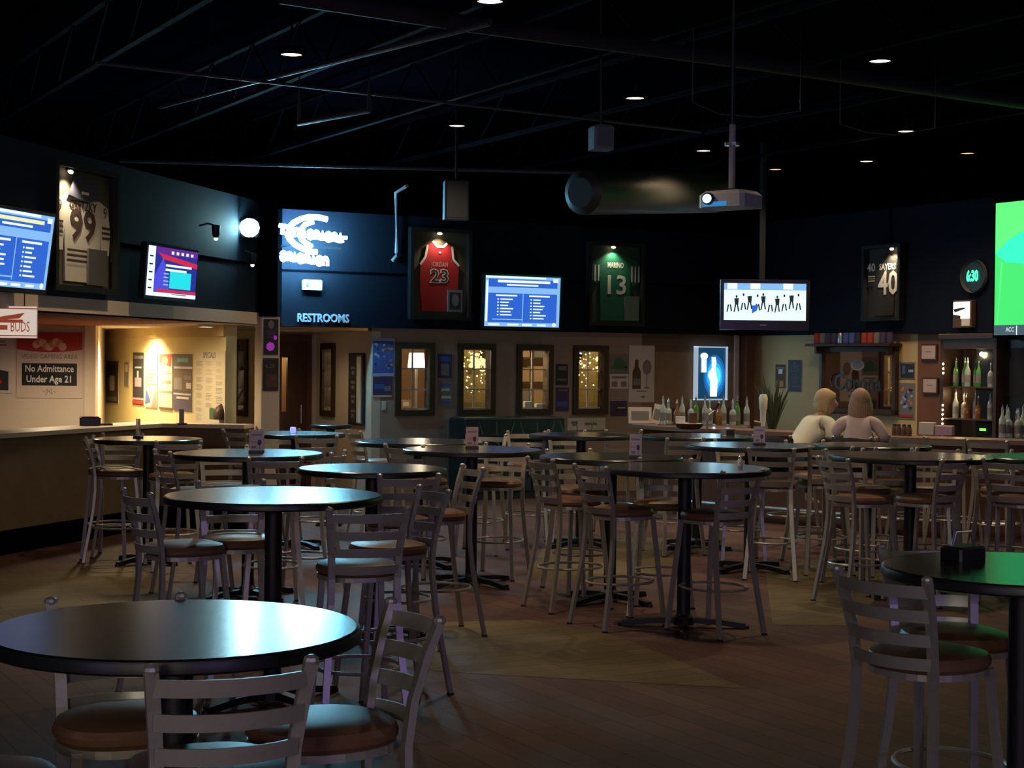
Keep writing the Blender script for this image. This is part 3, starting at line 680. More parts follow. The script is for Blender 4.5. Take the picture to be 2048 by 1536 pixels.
# black jersey 40 on right wall
q = (2.832,2.806,0.706,0.969)
t, a, h = jersey_frame(WR, q, 'black football jersey number 40 in black frame on the right wall', 'black')
pts = [(-.2, .4), (-.08, .44), (.08, .44), (.2, .4), (.42, .3), (.4, -.05), (.27, -.05), (.26, -.5), (-.26, -.5), (-.27, -.05), (-.42, -.05), (-.42, .3)]
sx = a*.97/.42; sz = h*.95/.5
cloth([(x*sx, z*sz) for x, z in pts], bkm).build('jersey', t)
b = MB(); b.text('SAYERS', .1*sx, .24*sz, .11, whm, -.034, width=.3, bold=.003); b.text('40', .12*sx, -.02*sz, .42, whm, -.034, width=.36, bold=.008); b.text('40', -.32*sx, .24*sz, .14, whm, -.034, width=.15, bold=.004)
for i in range(3): b.rect(-.4*sx, (.1-.035*i)*sz, -.22*sx, (.115-.035*i)*sz, M['orangep'] if i == 1 else whm, -.034)
b.build('lettering', t)
lamp_over(t, h+.0, 6.0, x=.18)
# white hockey jersey 99 on left wall
q = (-3.847,2.788,1.043,1.012)
t, a, h = jersey_frame(WL, q, 'white hockey jersey number 99 in black frame on the left wall', 'white', off=.06)
pts = [(-.2, .3), (.18, .3), (.4, .22), (.44, .0), (.42, -.2), (.3, -.2), (.28, .0), (.26, -.46), (-.26, -.46), (-.28, .0), (-.3, -.2), (-.44, -.2), (-.44, .2)]
sx = a*.97/.44; sz = h*.92/.46
cloth([(x*sx, z*sz) for x, z in pts], wjm).build('jersey', t)
b = MB(); dl = mat('dark_brown_letter', (.06, .03, .025), .7)
b.text('GRETZKY', 0, .2*sz, .1, dl, -.034, width=.42*sx, bold=.002); b.text('99', 0, .02*sz, .34, dl, -.034, width=.4*sx, bold=.008)
b.text('9', -.35*sx, .17*sz, .13, dl, -.034); b.text('9', .35*sx, .17*sz, .13, dl, -.034)
for sg in (-1, 1):
    for i in range(3): b.rect(min(sg*.43, sg*.3)*sx, (.03-.045*i)*sz, max(sg*.43, sg*.3)*sx, (.052-.045*i)*sz, dl, -.034)
for i in range(3): b.rect(-.24*sx, (-.2-.045*i)*sz, .1*sx, (-.18-.045*i)*sz, dl, -.034)
b.build('lettering', t)
b = MB(); b.poly([(-.16*sx, .44*sz), (.16*sx, .44*sz), (.26*sx, .28*sz), (.0, .24*sz), (-.26*sx, .28*sz)], mat('navy_cap_cloth', (.05, .05, .08), .7), -.05); b.rect(-.06, .3*sz, .06, .325*sz, whm, -.052); b.build('cap', t)
b = MB(); b.box(.06*sx, -.05, -h+.02, .36*sx, -.036, -h+.34*sz*1.0, mat('dim_grey_card', (.1, .09, .09), .6)); b.build('photo_card', t)
lamp_over(t, h-.01, 7.0, (1, .85, .55), x=-.25*sx)

# ================================================================ TVs and screens
def tv(loc, rz, w, h, draw, label, bez=.035, tilt=0.0, stand=None, name='wall_tv', cat='television', bottom=None):
    t = thing(name, label, cat, loc, rz); t.rotation_euler = (tilt, 0, rz)
    bb = bottom or bez
    b = MB(); b.bbox(-w/2-bez, -.03, -h/2-bb, w/2+bez, .03, h/2+bez, .01, M['tvplastic']); b.build('housing', t)
    b = MB(); draw(b, w, h); o = b.build('screen', t); o.location = (0, -.034, 0)
    b = MB(); b.box(-.12, .03, -.12, .12, .06, .12, M['steelblack']); b.box(-.03, .05, -.03, .03, .13 if stand is None else stand, .03, M['steelblack']); b.build('mount', t)
    return t
def s_list(cols, lw=.0):
    def f(b, w, h):
        b.rect(-w/2, -h/2, w/2, h/2, M['scr_lblue'])
        b.rect(-w*.46, h*.28, w*.46, h*.44, M['scr_blue'], -.001)
        b.rect(-w*.46, -h*.42, w*.46, h*.16, M['scr_blue'], -.001)
        b.rect(-w*.34, h*.37, w*.36, h*.42, M['scr_yellow'] if lw else M['scr_white'], -.002); b.rect(-w*.22, h*.31, w*.2, h*.34, M['scr_white'], -.002)
        b.rect(-w*.5, h*.46, w*.3, h*.495, M['scr_white'], -.002); b.rect(w*.4, h*.4, w*.47, h*.47, M['scr_white'], -.002)
        b.rect(-w*.49, -h*.4, -w*.465, h*.4, M['scr_white'], -.002)
        b.rect(-.006, -h*.4, .006, h*.16, M['scr_lblue'], -.002)
        for cx, n in ((-w*.24, 6), (w*.2, 7)):
            b.rect(cx-w*.12, h*.1, cx+w*.16, h*.13, M['scr_white'], -.003)
            for i in range(n):
                z = h*.04-i*h*.062
                b.rect(cx-w*.1, z-h*.012, cx-w*.08, z+h*.012, M['scr_white'], -.003)
                b.rect(cx-w*.06, z-h*.012, cx+w*random.uniform(.03, .12), z+h*.012, M['scr_white'], -.003)
        b.rect(-w*.4, -h*.37, 0, -h*.35, M['scr_lblue'], -.003)
        for x0, x1 in ((-.45, -.3), (-.2, -.05), (.0, .13), (.2, .32)): b.rect(x0*w, -h*.48, x1*w, -h*.445, M['scr_white'], -.003)
        b.ell(w*.43, -h*.45, w*.025, h*.04, M['scr_white'], -.004)
    return f
# left wall, first screen
p = WL.at((-4.946,2.500,0.501,0.495)[0]+(-4.946,2.500,0.501,0.495)[2]/2-.49, 2.54, .25)
tv(p, WL.a, .98, .55, s_list(2, 1), 'blue lit screen at the left edge, left of white hockey jersey', tilt=R(8))
def s_sport(b, w, h):
    b.rect(-w/2, -h/2, w/2, h/2, M['scr_dblue']); b.rect(-w/2, -h/2, -w*.36, h/2, M['scr_white'], -.001)
    for i in range(5): b.rect(-w*.47, -h*.36+i*h*.16, -w*.4, -h*.33+i*h*.16, M['scr_black'], -.002)
    b.rect(-w*.34, h*.36, w*.5, h*.5, M['scr_purple'], -.001)
    b.poly([(-w*.3, h*.38), (w*.5, h*.24), (w*.5, h*.14), (-w*.2, h*.26)], M['scr_red'], -.002)
    b.poly([(-w*.36, -h*.1), (-w*.2, h*.3), (-w*.05, -h*.4), (-w*.36, -h*.4)], glow('screen_violet', (.08, .08, .75), 1), -.002)
    for i in range(5): b.rect(-w*.05+w*.1*i, h*.38, w*.0+w*.1*i, h*.44, M['scr_white'], -.003)
    for i in range(2): b.rect(-w*.15, h*.12-h*.09*i, w*.38-.1*i, h*.165-h*.09*i, M['scr_white'], -.003)
    b.rect(-w*.06, -h*.32, w*.38, h*.03, M['scr_cyan'], -.004)
    for i in range(4): b.rect(-w*.18, -h*.27+i*h*.075, -w*.08, -h*.24+i*h*.075, M['scr_lblue'], -.003)
    b.rect(-w*.3, -h*.41, w*.5, -h*.35, M['scr_red'], -.003); b.rect(-w*.36, -h*.5, w*.5, -h*.42, M['scr_white'], -.004); b.rect(w*.0, -h*.45, w*.3, -h*.435, M['scr_black'], -.005)
q = (-2.439,2.518,0.993,0.430)
tv(WL.at(q[0], q[1], .17), WL.a, q[2], q[3], s_sport, 'lit screen with cyan panel right of the white hockey jersey', bez=.03, tilt=R(4))
q = (1.690,2.534,1.115,0.669)
tv(WB.at(q[0], q[1], .26), WB.a+R(0), q[2]*1.0, q[3]*.97, s_list(2), 'blue lit screen on back wall between red and green jerseys', tilt=R(3))
def s_hockey(b, w, h):
    b.rect(-w/2, -h/2, w/2, h/2, M['scr_ice']); b.rect(-w/2, h*.32, w/2, h/2, M['scr_lblue'], -.001)
    for x in (-.46, -.18, .22): b.rect(x*w, h*.34, (x+.12)*w, h*.5, M['scr_white'], -.002)
    for i in range(11):
        x = -w*.44+w*.085*i+random.uniform(-.01, .01); z = -h*.02+random.uniform(-.05, .08)*h; 
        b.ell(x, z+h*.2, w*.012, h*.04, M['scr_black'] if i % 3 else M['scr_white'], -.004, 8)
        b.poly([(x-w*.028, z+h*.15), (x+w*.028, z+h*.16), (x+w*.022, z-h*.02), (x-w*.018, z-h*.02)], M['scr_black'] if i % 2 else M['scr_white'], -.004-.0001*i)
        b.poly([(x-w*.02, z-h*.02), (x-w*.002, z-h*.02), (x-w*.02, z-h*.22), (x-w*.035, z-h*.22)], M['scr_black'], -.003-.0001*i)
        b.poly([(x+w*.004, z-h*.02), (x+w*.02, z-h*.02), (x+w*.035, z-h*.2), (x+w*.018, z-h*.2)], M['scr_black'], -.003-.0001*i)
    b.poly([(-w*.16, -h*.1), (-w*.08, -h*.08), (-w*.1, -h*.24), (-w*.16, -h*.32)], M['scr_blue'], -.006)
q = (3.144,20.000,2.532)
t = tv((q[0], q[1], q[2]), R(2), 1.03, .46, s_hockey, 'lit screen with white hockey picture hanging in the bar corner', bez=.05, bottom=.12)
b = MB(); b.tube([(-.03, .08, .0), (-.03, .08, 2.0)], .03, M['steelblack']); b.tube([(.0, .08, -.3), (0, .08, 2.0)], .02, M['steelblack']); b.build('ceiling_pole', t)
b = MB(); b.text('SAMSUNG', 0, 0, .035, M['silver'], 0, width=.1) if False else b.rect(-.04, -.004, .04, .004, M['silver'], 0); o = b.build('badge', t); o.location = (-.02, -.033, -.29)
# added screens, unseen behind the camera, with area lamps as fill for the chairs
for k, (x, c) in enumerate(((-6, (.65, .5, 1)), (-1, (1, .92, .62)), (6, (.5, .34, 1)))):
    tv((x, -5.85, 2.6), PI, 1.6, .9, s_list(2), ('left', 'middle', 'right')[k] + ' added unseen screen on the wall behind the camera')
    light('added_screen_fill', 'AREA', (x, -5.75, 2.6), (60, 95, 105)[k], c, 1.5, target=(x, 8, 1.0), size_y=.85)
# projection screen
def s_field(b, w, h):
    b.rect(-w/2, -h/2, w/2, h/2, M['scr_green']); b.poly([(-w/2, h/2), (-w*.1, h/2), (-w*.3, h*.28), (-w/2, h*.12)], M['scr_green2'], -.001)
    b.poly([(-w/2, h*.12), (-w*.42, h*.22), (-w*.3, h*.3), (-w*.1, h*.25), (w*.1, h*.1), (-w*.1, -h*.02), (-w*.44, h*.05)], M['scr_field'], -.002)
    b.poly([(-w*.485, -h*.42), (-w*.48, -h*.42), (-w*.455, h*.05), (-w*.465, h*.05)], M['scr_green2'], -.003)
    b.rect(-w/2, -h/2, w/2, -h*.425, M['scr_grey'], -.004); b.text('ACC', -w*.41, -h*.46, .07, M['scr_white'], -.005, width=.12); b.rect(-w*.375, -h*.5, -w*.37, -h*.43, M['scr_white'], -.005)
s0 = 4.570
hq = (5.262,2.867,0.430,1.505)
t = thing('projection_screen', 'large bright green projection screen at the right edge', 'screen', WR.at(hq[0]-hq[2]/2+1.33, hq[1], .5), WR.a)
b = MB(); s_field(b, 2.66, hq[3]); b.build('picture', t)
b = MB(); b.box(-1.36, .01, -hq[3]/2-.03, 1.36, .03, hq[3]/2+.05, M['black']); b.tube([(-1.36, .02, hq[3]/2+.08), (1.36, .02, hq[3]/2+.08)], .05, M['black']); b.build('casing', t)
b = MB(); b.box(-1.2, .0, hq[3]/2, -1.17, .55, hq[3]/2+.03, M['black']); b.box(1.17, .0, hq[3]/2, 1.2, .55, hq[3]/2+.03, M['black']); b.build('bracket', t)
# dark tv / panels below the screen
q = (5.177,1.662,0.672,0.571)
t = thing('dark_display', 'switched-off black display below the green projection screen', 'television', WR.at(q[0]+.15, q[1]+.05, .2), WR.a)
b = MB(); b.bbox(-.82, -.03, -.8, .7, .05, .36, .01, M['tvplastic']); b.build('housing', t); b = MB(); b.rect(-.46, -.3, .56, .26, mat('dark_screen', (.02, .02, .024), .12), -.034); b.build('screen', t)

# ================================================================ NEON SIGN
q = (-1.274,3.158,0.915,0.648)
t = thing('neon_sign', 'glowing white and blue neon sign with crescent above restrooms lettering', 'neon sign', WB.at(q[0], q[1], .42), WB.a)
W_, H_ = q[2], q[3]
def npx(x, y): return ((x-619)/142*W_, -.02, -(y-486)/108*H_)
b = MB(); arc = [(644, 439), (628, 436), (608, 436), (592, 441), (578, 449), (568, 460), (564, 470), (570, 482), (582, 493), (597, 500), (612, 505), (624, 505)]
b.tube([npx(x, y) for x, y in arc], .034, M['neonb'], n=10)
arc2 = [(616, 445), (600, 452), (592, 462), (590, 472), (594, 482), (602, 488), (614, 495)]
b.tube([npx(x, y) for x, y in arc2], .03, M['neon'], n=10); b.build('crescent', t, smooth=True)
def letters(xs, y, sl, w_, hh, name):
    b = MB()
    for k, x in enumerate(xs):
        cy = y + sl*(x-xs[0])
        ring = [(x+w_*math.cos(a), cy+hh*math.sin(a)) for a in [2*PI*i/12 for i in range(12)]]
        if k % 3 == 1: b.tube([npx(*p) for p in ring[6:]+ring[:1]] + [npx(x+w_, cy+hh), ], .022, M['neon'], n=8); b.tube([npx(x-w_, cy), npx(x-w_, cy+hh)], .022, M['neon'], n=8)
        elif k % 3 == 2: b.tube([npx(x-w_, cy+hh), npx(x, cy-hh), npx(x+w_, cy+hh)], .022, M['neon'], n=8)
        else: b.tube([npx(*p) for p in ring], .022, M['neon'], n=8, closed=True)
    b.build(name, t, smooth=True)
b = MB(); b.tube([npx(550, 456), npx(566, 458)], .026, M['neon'], n=8); b.tube([npx(557, 457), npx(556, 473)], .026, M['neon'], n=8); b.build('initial_letter', t, smooth=True)
letters([574, 584, 598, 611, 623, 635, 647, 659, 671], 468, .08, 4.5, 8, 'upper_word')
letters([558, 570, 580, 592, 604, 617, 629, 641], 516, .09, 4.5, 8, 'lower_word')
b = MB(); b.tube([npx(668, 474), npx(684, 474)], .02, M['neon'], n=8); b.build('tail_stroke', t)
b = MB(); b.box(-W_*.45, .01, -H_*.1, W_*.4, .02, -H_*.07, M['steelblack']); b.box(-W_*.3, .01, H_*.1, W_*.2, .02, H_*.13, M['steelblack'])
for x in (-.3, .3): b.tube([(x, .0, -.05), (x, .32, -.05)], .008, M['steelblack'])
b.build('support_bar', t)
light('crescent_glow', 'POINT', WB.at(q[0]-.1, q[1]+.3, .25), .8, (.12, .15, 1), .05)
# flood light on left wall corner
fp = WL.at(-.28, 3.1, .34); fp = (-2.670,16.200,3.083)
t = thing('flood_light', 'blinding white flood light at the far end of left upper wall', 'flood light', fp, R(10))
b = MB(); b.bbox(-.1, -.03, -.095, .1, .06, .095, .02, M['steelblack']); b.build('housing', t)
b = MB(); b.ell(0, 0, .1, .095, glow('flood_lens', (.4, .88, 1), 170), -.034, 10); b.build('lens', t)
b = MB(); b.tube([(.0, .05, 0), (-.1, .1, -.02), (-.2, .16, 0)], .012, M['steelblack']); b.build('arm', t)
light('flood_lamp', 'SPOT', (fp[0], fp[1]-.06, fp[2]), 14, (.62, .88, 1), .08, target=(-.3, 5, .8), spot=120, blend=.8)
light('flood_spill', 'POINT', (fp[0]+.15, fp[1]-.3, fp[2]), 1.3, (.55, .8, 1), .1)
def bracket_lamp(p, label, ball=True):
    t = thing('wall_spotlight', label, 'spotlight', p, R(60))
    b = MB(); b.lathe([(.02, -.06), (.035, -.03), (.04, .05), (.03, .06)], M['steelblack'], 14); b.build('head', t, smooth=True)
    b = MB(); b.ball((0, -.0, -.065), .022, mat('bright_bulb', (.9, .9, .9), .2, emit=(.8, .95, 1), es=1.5 if ball else .1), 10); b.build('bulb', t, smooth=True)
    b = MB(); b.tube([(0, 0, .05), (.0, .1, .08), (.0, .2, .06)], .01, M['silver']); b.build('arm', t)
bracket_lamp((-2.645,16.250,2.778), 'small spotlight with bright bulb directly below the flood light')
bracket_lamp((-2.786,15.000,2.950), 'small dark spotlight on left wall between jersey and flood light', False)

# ================================================================ SIGNAGE on back upper wall
q = (-1.016,2.260,0.697,0.122)
b = MB(); b.text('RESTROOMS', 0, 0, q[3]*1.15, mat('pale_sign_letters', (.5, .55, .7), .6), -.0, width=q[2]*.98, bold=.004, depth=.008)
tag(b.build('restroom_lettering', None, WB.at(q[0], q[1], .115), WB.a), 'raised pale RESTROOMS lettering on the dark wall under neon sign', 'lettering')
q = (-1.173,2.664,0.248,0.122)
t = thing('emergency_light', 'small white emergency light box between neon sign and restrooms lettering', 'emergency light', WB.at(q[0], q[1], .13), WB.a)
b = MB(); b.bbox(-q[2]/2, -.04, -q[3]/2, q[2]/2, .03, q[3]/2, .012, M['white']); b.build('case', t)
b = MB(); b.lathe([(.025, 0), (.025, .01)], M['greyp'], 12, M4=Matrix.Translation((-q[2]*.3, -.042, .01)) @ Matrix.Rotation(PI/2, 4, 'X')); b.build('lamp', t)
# glossy framed menu in alcove
q = (-0.399,1.388,0.466,0.915)
t = thing('framed_menu', 'tall black framed drinks list by the alcove corner', 'framed menu', WV.at(q[0], q[1], .03), WV.a)
b = MB(); W2, H2 = q[2]/2, q[3]/2
b.bbox(-W2, -.01, -H2, W2, .02, H2, .008, M['blkprint']); b.build('frame', t)
b = MB(); b.rect(-W2*.85, -H2*.95, W2*.85, H2*.95, M['greyp'], -.012); b.rect(-W2*.85, -H2*.95, W2*.1, H2*.95, M['dkprint'], -.0125); b.rect(W2*.15, -H2*.92, W2*.7, H2*.9, M['white'], -.013)
for i in range(4): b.rect(-W2*.6, H2*(.55-.4*i), -W2*.05, H2*(.62-.4*i), M['greyp'], -.014); b.rect(-W2*.5, H2*(.4-.4*i), -W2*.15, H2*(.5-.4*i), M['greyp'], -.014)
b.build('print', t)
# posters on the column front
cA = R(29.5)
def colposter(px0, y0, px1, y1, draw, label, z, h, w):
    loc = Vector((-2.56, 16.72, 0)) + Matrix.Rotation(cA, 4, 'Z') @ Vector((0.0, -.107, 0))
    b = MB(); b.box(-w/2, 0, -h/2, w/2, .005, h/2, M['dkprint']); draw(b, w, h)
    tag(b.build('poster', None, (loc.x, loc.y, z), cA), label, 'poster')
def d_purp(b, w, h):
    b.ell(0, h*.35, w*.2, h*.12, M['greyp'], -.001); b.rect(-w*.3, -.02, w*.3, h*.2, M['purplep'], -.002)
    b.ell(-w*.05, -h*.27, w*.3, h*.13, M['magenta'], -.003, 7); b.ell(w*.28, -h*.02, w*.12, h*.07, M['magenta'], -.003, 7)
colposter(0, 0, 0, 0, d_purp, 'dark poster with glowing purple shapes at top of white column', 1.99, .37, .16)
def d_six(b, w, h):
    b.text('6.25', -.01, h*.26, .06, M['greyp'], -.001, width=w*.6); b.rect(-w*.3, -h*.4, w*.4, 0, M['brownp'], -.001); b.ell(w*.15, -h*.1, w*.15, h*.1, mat('plum_print', (.14, .05, .12), .7), -.002)
colposter(0, 0, 0, 0, d_six, 'dark maroon price poster lower on white column', 1.60, .34, .17)

# ================================================================ TABLES
def make_table(r, name='bar_table'):
    t = thing(name, '', 'table')
    b = MB(); b.lathe([(.0, 1.0701), (r-.012, 1.07), (r-.003, 1.066)], M['top'], 64, cap=False); b.build('tabletop', t, smooth=True, sharp=.4)
    b = MB(); b.lathe([(r-.003, 1.066), (r, 1.058), (r, 1.038), (r-.006, 1.032), (.0, 1.031)], M['edge'], 64, cap=False); b.build('edge_band', t, smooth=True, sharp=.5)
    b = MB(); b.lathe([(.045, .05), (.045, 1.02), (.12, 1.022), (.12, 1.031)], M['column'], 20); b.build('column', t, smooth=True)
    b = MB(); L_ = r*.72
    for k in range(4):
        a = PI/4+k*PI/2; d = Vector((math.cos(a), math.sin(a), 0))
        b.tube([d*.03+Vector((0, 0, .05)), d*L_*.6+Vector((0, 0, .04)), d*L_+Vector((0, 0, .018))], 0, M['column'], rect=(.055, .035))
        b.lathe([(.026, 0), (.026, .02)], M['column'], 10, c=(d.x*L_, d.y*L_, 0))
    b.lathe([(.07, .02), (.065, .07), (.045, .09)], M['column'], 16); b.build('base', t)
    return t
TAB = [
 ((-0.867,4.150), .48, 15, 'large round black bar table nearest the camera at lower left'),
 ((-1.217,8.200), .557, 0, 'second round black table from camera on the left, bright cyan reflection'),
 ((-0.893,10.300), .48, 30, 'round black table right behind the second left table, warm spot on right side'),
 ((-1.939,11.800), .55, 0, 'round table on the left carrying a menu stand, with blue reflection'),
 ((1.161,10.670), .57, 40, 'round black table in the middle right with a small bright blue reflection'),
 ((0.737,11.800), .53, 0, 'round table behind the middle table carrying a white menu card'),
 ((-0.309,12.600), .55, 0, 'round table in the centre carrying a pink menu holder'),
 ((-0.794,13.750), .55, 0, 'round table with warm reflection left of the pink menu table'),
 ((-3.118,13.740), .46, 10, 'round table at far left beside the counter, narrow card stand on it'),
 ((-2.021,15.000), .46, 0, 'small round table before the white column'),
 ((-1.924,17.000), .22, 0, 'tiny round pedestal table by the alcove window'),
 ((2.038,13.650), .557, 0, 'round table in front of the seated person in white, menu card on it'),
 ((3.140,13.900), .5, 0, 'round table in front of person in pink top'),
 ((1.781,15.300), .55, 0, 'round table in front of the curved bar end, thin blue reflection'),
 ((3.072,12.300), .62, 0, 'wide round table at right with several chairs around, dark column'),
 ((4.222,12.300), .58, 0, 'round table cut by the right edge beside the wide one'),
 ((0.666,15.300), .5, 0, 'round table before the white banner on back wall'),
 ((1.775,5.530), .48, 20, 'round black table at lower right with green reflection'),
]
for (x, y), r, a, lab in TAB:
    t = make_table(r); t.location = (x, y, 0); t.rotation_euler = (0, 0, R(a)); t['label'] = lab; t['group'] = 'round black bar tables'

# ================================================================ CHAIRS
def make_chair():
    t = thing('bar_chair', '', 'bar chair', group='ladder-back metal bar chairs')
    cm = M['chair']; up = Vector((0, 1, 0))
    def post(s):
        P_ = [(s*.205, -.275, 0), (s*.198, -.262, .08), (s*.168, -.2, .45), (s*.158, -.185, .62), (s*.156, -.185, .74), (s*.16, -.2, .86), (s*.172, -.232, .98), (s*.183, -.264, 1.068)]
        b = MB(); b.tube(P_, 0, cm, rect=(.032, .022), up=Vector((0, 1, 0)))
        p = Vector(P_[-1]); b.lathe([(.014, -.005), (.019, .004), (.017, .012), (.006, .019)], cm, 10, c=p)
        b.lathe([(.02, 0), (.02, .012)], M['edge'], 8, c=(P_[0][0], P_[0][1], 0))
        return b
    def front(s):
        b = MB(); b.tube([(s*.145, .15, .735), (s*.15, .165, .6), (s*.19, .225, .0)], 0, cm, rect=(.028, .024), up=Vector((0, 1, 0)))
        b.lathe([(.018, 0), (.018, .012)], M['edge'], 8, c=(s*.19, .225, 0)); return b
    for s in (-1, 1): post(s).build('leg', t)
    for s in (-1, 1): front(s).build('leg', t)
    for k in range(4):
        z = 1.03-.082*k
        def xy(z_):
            f = (z_-.74)/.328; return .156+.027*max(f, 0), -.185-.079*max(f, 0)
        hw, y0 = xy(z); b = MB(); n = 10; vs = []; fs = []
        for i in range(n+1):
            s = -1+2*i/n; x = hw*s; y = y0 - .052*(1-s*s)
            for dz in (-.021, .021):
                for dy in (-.004, .004): vs.append((x, y+dy+(-.005 if dz > 0 else .005), z+dz))
        for i in range(n):
            a = i*4; c = a+4
            fs += [(a, c, c+2, a+2), (a+1, a+3, c+3, c+1), (a+2, c+2, c+3, a+3), (a, a+1, c+1, c)]
        b.add(vs, fs, cm); b.build('slat', t, smooth=True, sharp=.5)
    n = 28
    def outline(k):
        o = []
        for i in range(n):
            a = 2*PI*i/n; cx, sy = math.cos(a), math.sin(a)
            x = (abs(cx)**.75)*(1 if cx >= 0 else -1)*.195*k*(1.0 if sy > 0 else 1-.12*abs(sy)); y = (abs(sy)**.8)*(1 if sy >= 0 else -1)*.2*k
            o.append((x, y))
        return o
    b = MB(); vs = []; fs = []
    prof = [(.94, .742), (1.0, .755), (1.01, .772), (.96, .79), (.8, .8), (.45, .805), (.1, .806)]
    for k, z in prof: vs += [(x, y, z) for x, y in outline(k)]
    for j in range(len(prof)-1):
        for i in range(n): fs.append((j*n+i, j*n+(i+1) % n, (j+1)*n+(i+1) % n, (j+1)*n+i))
    fs.append(tuple(range(n-1, -1, -1))); fs.append(tuple((len(prof)-1)*n+i for i in range(n)))
    b.add(vs, fs, M['seat']); b.build('seat', t, smooth=True)
    b = MB(); b.tube([(x, y, .731) for x, y in outline(.93)], 0, cm, rect=(.02, .022), closed=True); b.build('seat_frame', t)
    b = MB(); rr = []
    for i in range(24):
        a = 2*PI*i/24; rr.append((.205*math.cos(a), -.012+.235*math.sin(a)*1.0, .30))
    b.tube(rr, .0095, cm, n=6, closed=True); b.build('foot_ring', t, smooth=True)
    return t
CH = [
 ((-0.726,3.863,22.000), 'metal ladder-back bar chair nearest the camera, its back in front of the largest table'),
 ((-1.041,4.349,200.000), 'bar chair facing the camera, tucked under far side of the largest table'),
 ((-1.246,3.710,-62.000), 'bar chair at the bottom left corner, only its seat edge showing'),
 ((-0.505,4.321,115.000), 'bar chair turned sideways at right side of the largest table'),
 ((1.433,5.471,-50.000), 'bar chair at left side of the table with green reflection'),
 ((1.636,5.867,188.000), 'bar chair facing the camera behind the table with green reflection'),
 ((-1.714,8.385,-55.000), 'bar chair left of the second left table, turned to the right'),
 ((-1.484,8.729,200.000), 'bar chair facing the camera behind the second left table'),
 ((-0.734,7.676,16.000), 'bar chair with its back to camera, in front right of the second left table'),
 ((-0.648,8.490,118.000), 'bar chair turned sideways just right of the second left table group'),
 ((-3.377,13.820,-85.000), 'bar chair seen edge on at far left, left of the counter side table'),
 ((-3.508,14.066,175.000), 'bar chair facing the camera behind the counter side table'),
 ((-2.840,13.418,22.000), 'bar chair with back to camera at right front of counter side table'),
 ((-2.345,11.918,-60.000), 'bar chair left of the menu stand table, turned to the right'),
 ((-1.696,11.380,12.000), 'bar chair with back to camera in front of the menu stand table'),
 ((-2.198,12.323,195.000), 'bar chair facing the camera behind the menu stand table'),
 ((-1.547,11.941,80.000), 'bar chair seen edge on at right of the menu stand table'),
 ((-2.480,15.504,-30.000), 'bar chair half hidden behind the menu stand, left of the column table'),
 ((-2.266,15.365,178.000), 'bar chair facing the camera behind the small column table'),
 ((-1.788,14.633,8.000), 'bar chair with back to camera in front of the small column table'),
 ((-1.274,15.499,-65.000), 'bar chair by alcove corner, turned to the right, two bright glints'),
 ((-0.694,9.873,18.000), 'bar chair with its back to camera at the table with warm right reflection'),
 ((-0.735,13.154,-30.000), 'bar chair in front of the table left of pink menu table'),
 ((-0.493,10.308,113.000), 'bar chair turned sideways right of the table with warm reflection'),
 ((0.155,15.365,182.000), 'bar chair facing the camera before the green cooler, left one of two'),
 ((-0.278,14.669,170.000), 'bar chair behind the pink menu table, before the cooler lettering'),
 ((-0.105,13.073,165.000), 'bar chair facing the camera at the pink menu table, right side'),
 ((0.437,11.460,-62.000), 'bar chair turned right, left of the white menu card table'),
 ((0.746,10.725,-58.000), 'bar chair turned right, at left side of the middle right table'),
 ((0.540,12.279,200.000), 'bar chair facing the camera behind the white menu card table'),
 ((1.053,11.220,168.000), 'bar chair facing the camera behind middle right table, bright glints on slats'),
 ((1.328,10.485,38.000), 'purple lit bar chair with its back to camera at right of the middle right table'),
 ((0.574,15.716,185.000), 'bar chair behind the table before the white banner'),
 ((1.089,16.431,10.000), 'bar chair in front of the left end of the bar'),
 ((1.496,14.821,20.000), 'bar chair with back to camera before the curved bar end, left one'),
 ((2.017,15.443,35.000), 'bar chair before the curved bar end, right one, bright tips'),
 ((2.031,14.165,182.000), 'bar chair facing the camera behind the table of the person in white'),
 ((2.165,13.230,-12.000), 'purple lit bar chair with back to camera, left of two before the person in white'),
 ((2.641,13.584,5.000), 'purple lit bar chair with back to camera, directly below person in white'),
 ((2.705,14.123,195.000), 'bar chair facing the camera, seen in the gap between two purple lit chairs'),
 ((3.151,13.531,10.000), 'bar chair below the person in pink, right tip brightly lit'),
 ((3.981,15.688,-37.000), 'bar chair at the long bar, leftmost of the three empty ones'),
 ((4.250,15.288,-37.000), 'bar chair at the long bar, middle of the three empty ones'),
 ((4.528,14.888,-37.000), 'bar chair at the long bar, rightmost of the three empty ones'),
 ((2.815,12.737,205.000), 'bar chair facing the camera behind left side of the wide right table'),
 ((3.374,12.829,160.000), 'bar chair facing the camera behind right side of the wide right table'),
 ((3.954,12.769,190.000), 'bar chair facing the camera near the right edge, behind the right tables'),
 ((3.087,11.925,42.000), 'violet lit bar chair with back to camera in front of the wide right table'),
 ((3.803,11.930,-40.000), 'violet lit bar chair with back to camera at the right edge'),
 ((2.600,11.849,-65.000), 'bar chair turned right, left of the wide right table'),
]
c0 = None
for (x, y, a), lab in CH:
    if c0 is None:
        c0 = make_chair(); c0.location = (x, y, 0); c0.rotation_euler = (0, 0, R(a)); c0['label'] = lab
    else: dup(c0, (x, y, 0), R(a), lab)

